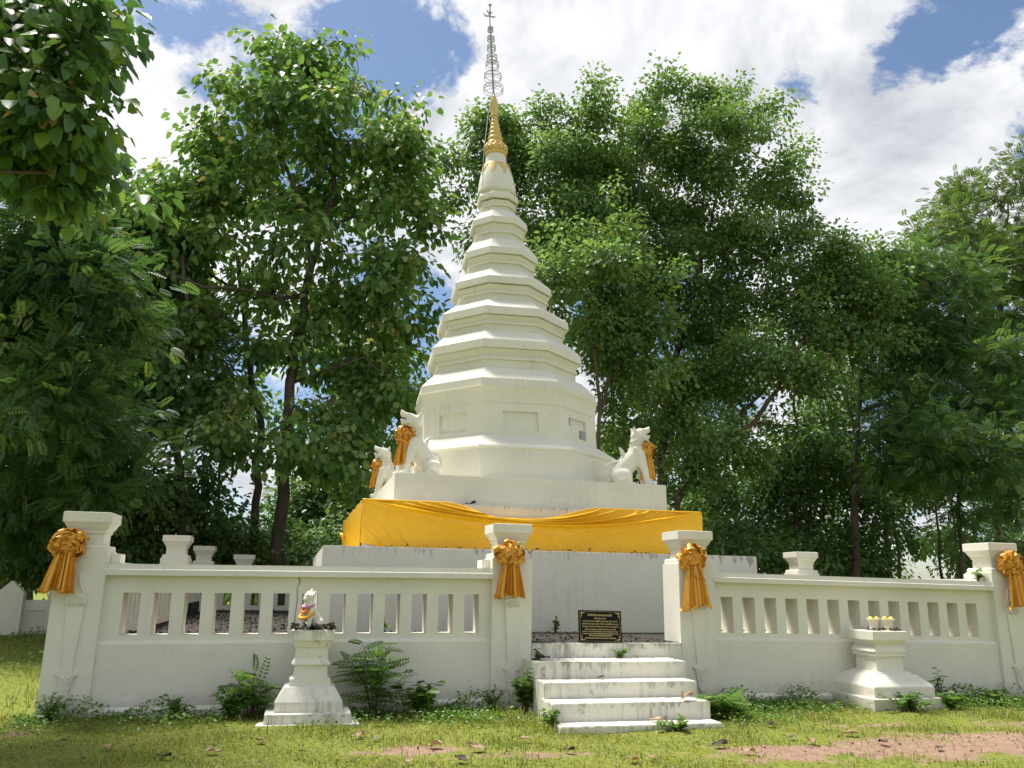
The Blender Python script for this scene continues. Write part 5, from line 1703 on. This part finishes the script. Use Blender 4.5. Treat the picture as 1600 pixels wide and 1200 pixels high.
crumpled('fallen_leaf', 'dry', 'large pale brown crumpled leaf on the second step near its right end', 4.80, -1.56, 0.262, 0.22, 3, 0.5, tilt=1.2)
crumpled('fallen_leaf', 'darkdry', 'flat dark brown leaf on the left end of the fourth step', 3.26, -0.45, 0.655, 0.2, 4, 0.1, tilt=0.1)
crumpled('fallen_leaf', 'darkdry', 'small dark curled leaf on the third step', 3.92, -0.85, 0.448, 0.10, 5, 0.2)
crumpled('fallen_leaf', 'dry', 'thin brown leaf lying on the lowest step', 4.27, -1.80, 0.062, 0.17, 6, -0.4, tilt=0.2)
crumpled('fallen_leaf', 'darkdry', 'dark leaf lying on the base tier above the cloth', 3.02, 3.50, 3.03, 0.2, 7, 0.0)
for i, x in enumerate((6.05, 6.41, 6.76)):
    crumpled('fallen_leaf', 'darkdry', ('dark leaf in the leftmost slot of the right wall', 'dark leaf in the second slot of the right wall', 'dark leaf in the third slot of the right wall')[i], x + 0.1, 0.06, 0.975, 0.085, 60 + i, 0.4 * i, 'dead leaves in wall slots')
k = 0
for (px, py) in ((1237, 1158), (1268, 1163), (1170, 1180), (1467, 1172), (1330, 1152), (560, 1155), (585, 1160), (745, 1180), (990, 1192), (890, 1178), (100, 1160), (170, 1172), (255, 1190), (1018, 1188), (680, 1172), (1205, 1140), (20, 1100), (60, 1105), (1380, 1165), (820, 1162), (640, 1195), (720, 1195), (330, 1180), (470, 1172), (1125, 1168), (1300, 1106), (405, 1165)):
    d = at(px, py, 0) - EYE
    tt = -EYE.z / d.z
    p = EYE + d * tt
    crumpled('fallen_leaf', 'dry' if k % 3 else 'darkdry', None or 'dry brown leaf lying on the grass in front of the wall', p.x, p.y, float(hgt(p.x, p.y)) + 0.012, 0.10 + 0.07 * ((k * 37) % 10) / 10, 100 + k, k * 1.3, 'dry leaves on the lawn')
    k += 1


def litter(name, label, n, xr, yr, z, seed, size=(0.02, 0.06), hz=0.03, mat='darkdry'):
    g = np.random.default_rng(seed)
    x, y = g.uniform(*xr, n), g.uniform(*yr, n)
    zz = (hgt(x, y) if z is None else z) + g.random(n) * hz + 0.004
    ln = g.uniform(*size, n)
    V, Q, r = leaf_blades(np.stack([x, y, zz], -1), g.normal(0, 1, (n, 3)) * np.array([[1, 1, 0.35]]), g.normal(0, 0.6, (n, 3)) + np.array([[0, 0, 1.0]]), ln, ln * 0.6, 0.2, np.clip(g.normal(0.4, 0.3, n), 0, 1))
    o = npmesh(name, V, Q, M[mat], None, {'rnd': r})
    tag(o, label, 'leaf litter', kind='stuff')


litter('leaf_litter', 'heap of rotting leaves covering the top of the narrow pedestal', 420, (0.01, 0.51), (-0.75, -0.27), 1.045, 1, (0.025, 0.075), 0.05)
litter('leaf_litter', 'rotting leaves scattered on the top of the broad pedestal', 150, (8.2, 8.68), (-0.74, -0.35), 1.05, 2, (0.02, 0.055), 0.03)
litter('leaf_litter', 'dark leaf litter on the landing at the top of the steps', 700, (3.25, 5.4), (-0.1, 2.45), 0.852, 3, (0.02, 0.06), 0.012)
litter('leaf_litter', 'dark leaf litter on the floor inside the left wall', 3200, (-2.3, 3.2), (0.4, 12.6), 0.85, 4, (0.03, 0.09), 0.012)
litter('leaf_litter', 'dark leaves lodged along the ledge above the platform wall', 130, (1.4, 7.9), (2.55, 2.7), 2.205, 5, (0.03, 0.08), 0.03)
litter('leaf_litter', 'brown leaf crumbs scattered over the bare clay and lawn', 2600, (-5, 12), (-4.2, -0.3), None, 6, (0.012, 0.05), 0.015, 'dry')
litter('leaf_litter', 'small leaf crumbs and dirt on the treads of the steps', 60, (3.1, 5.1), (-0.68, -0.16), 0.655, 7, (0.012, 0.035), 0.006)
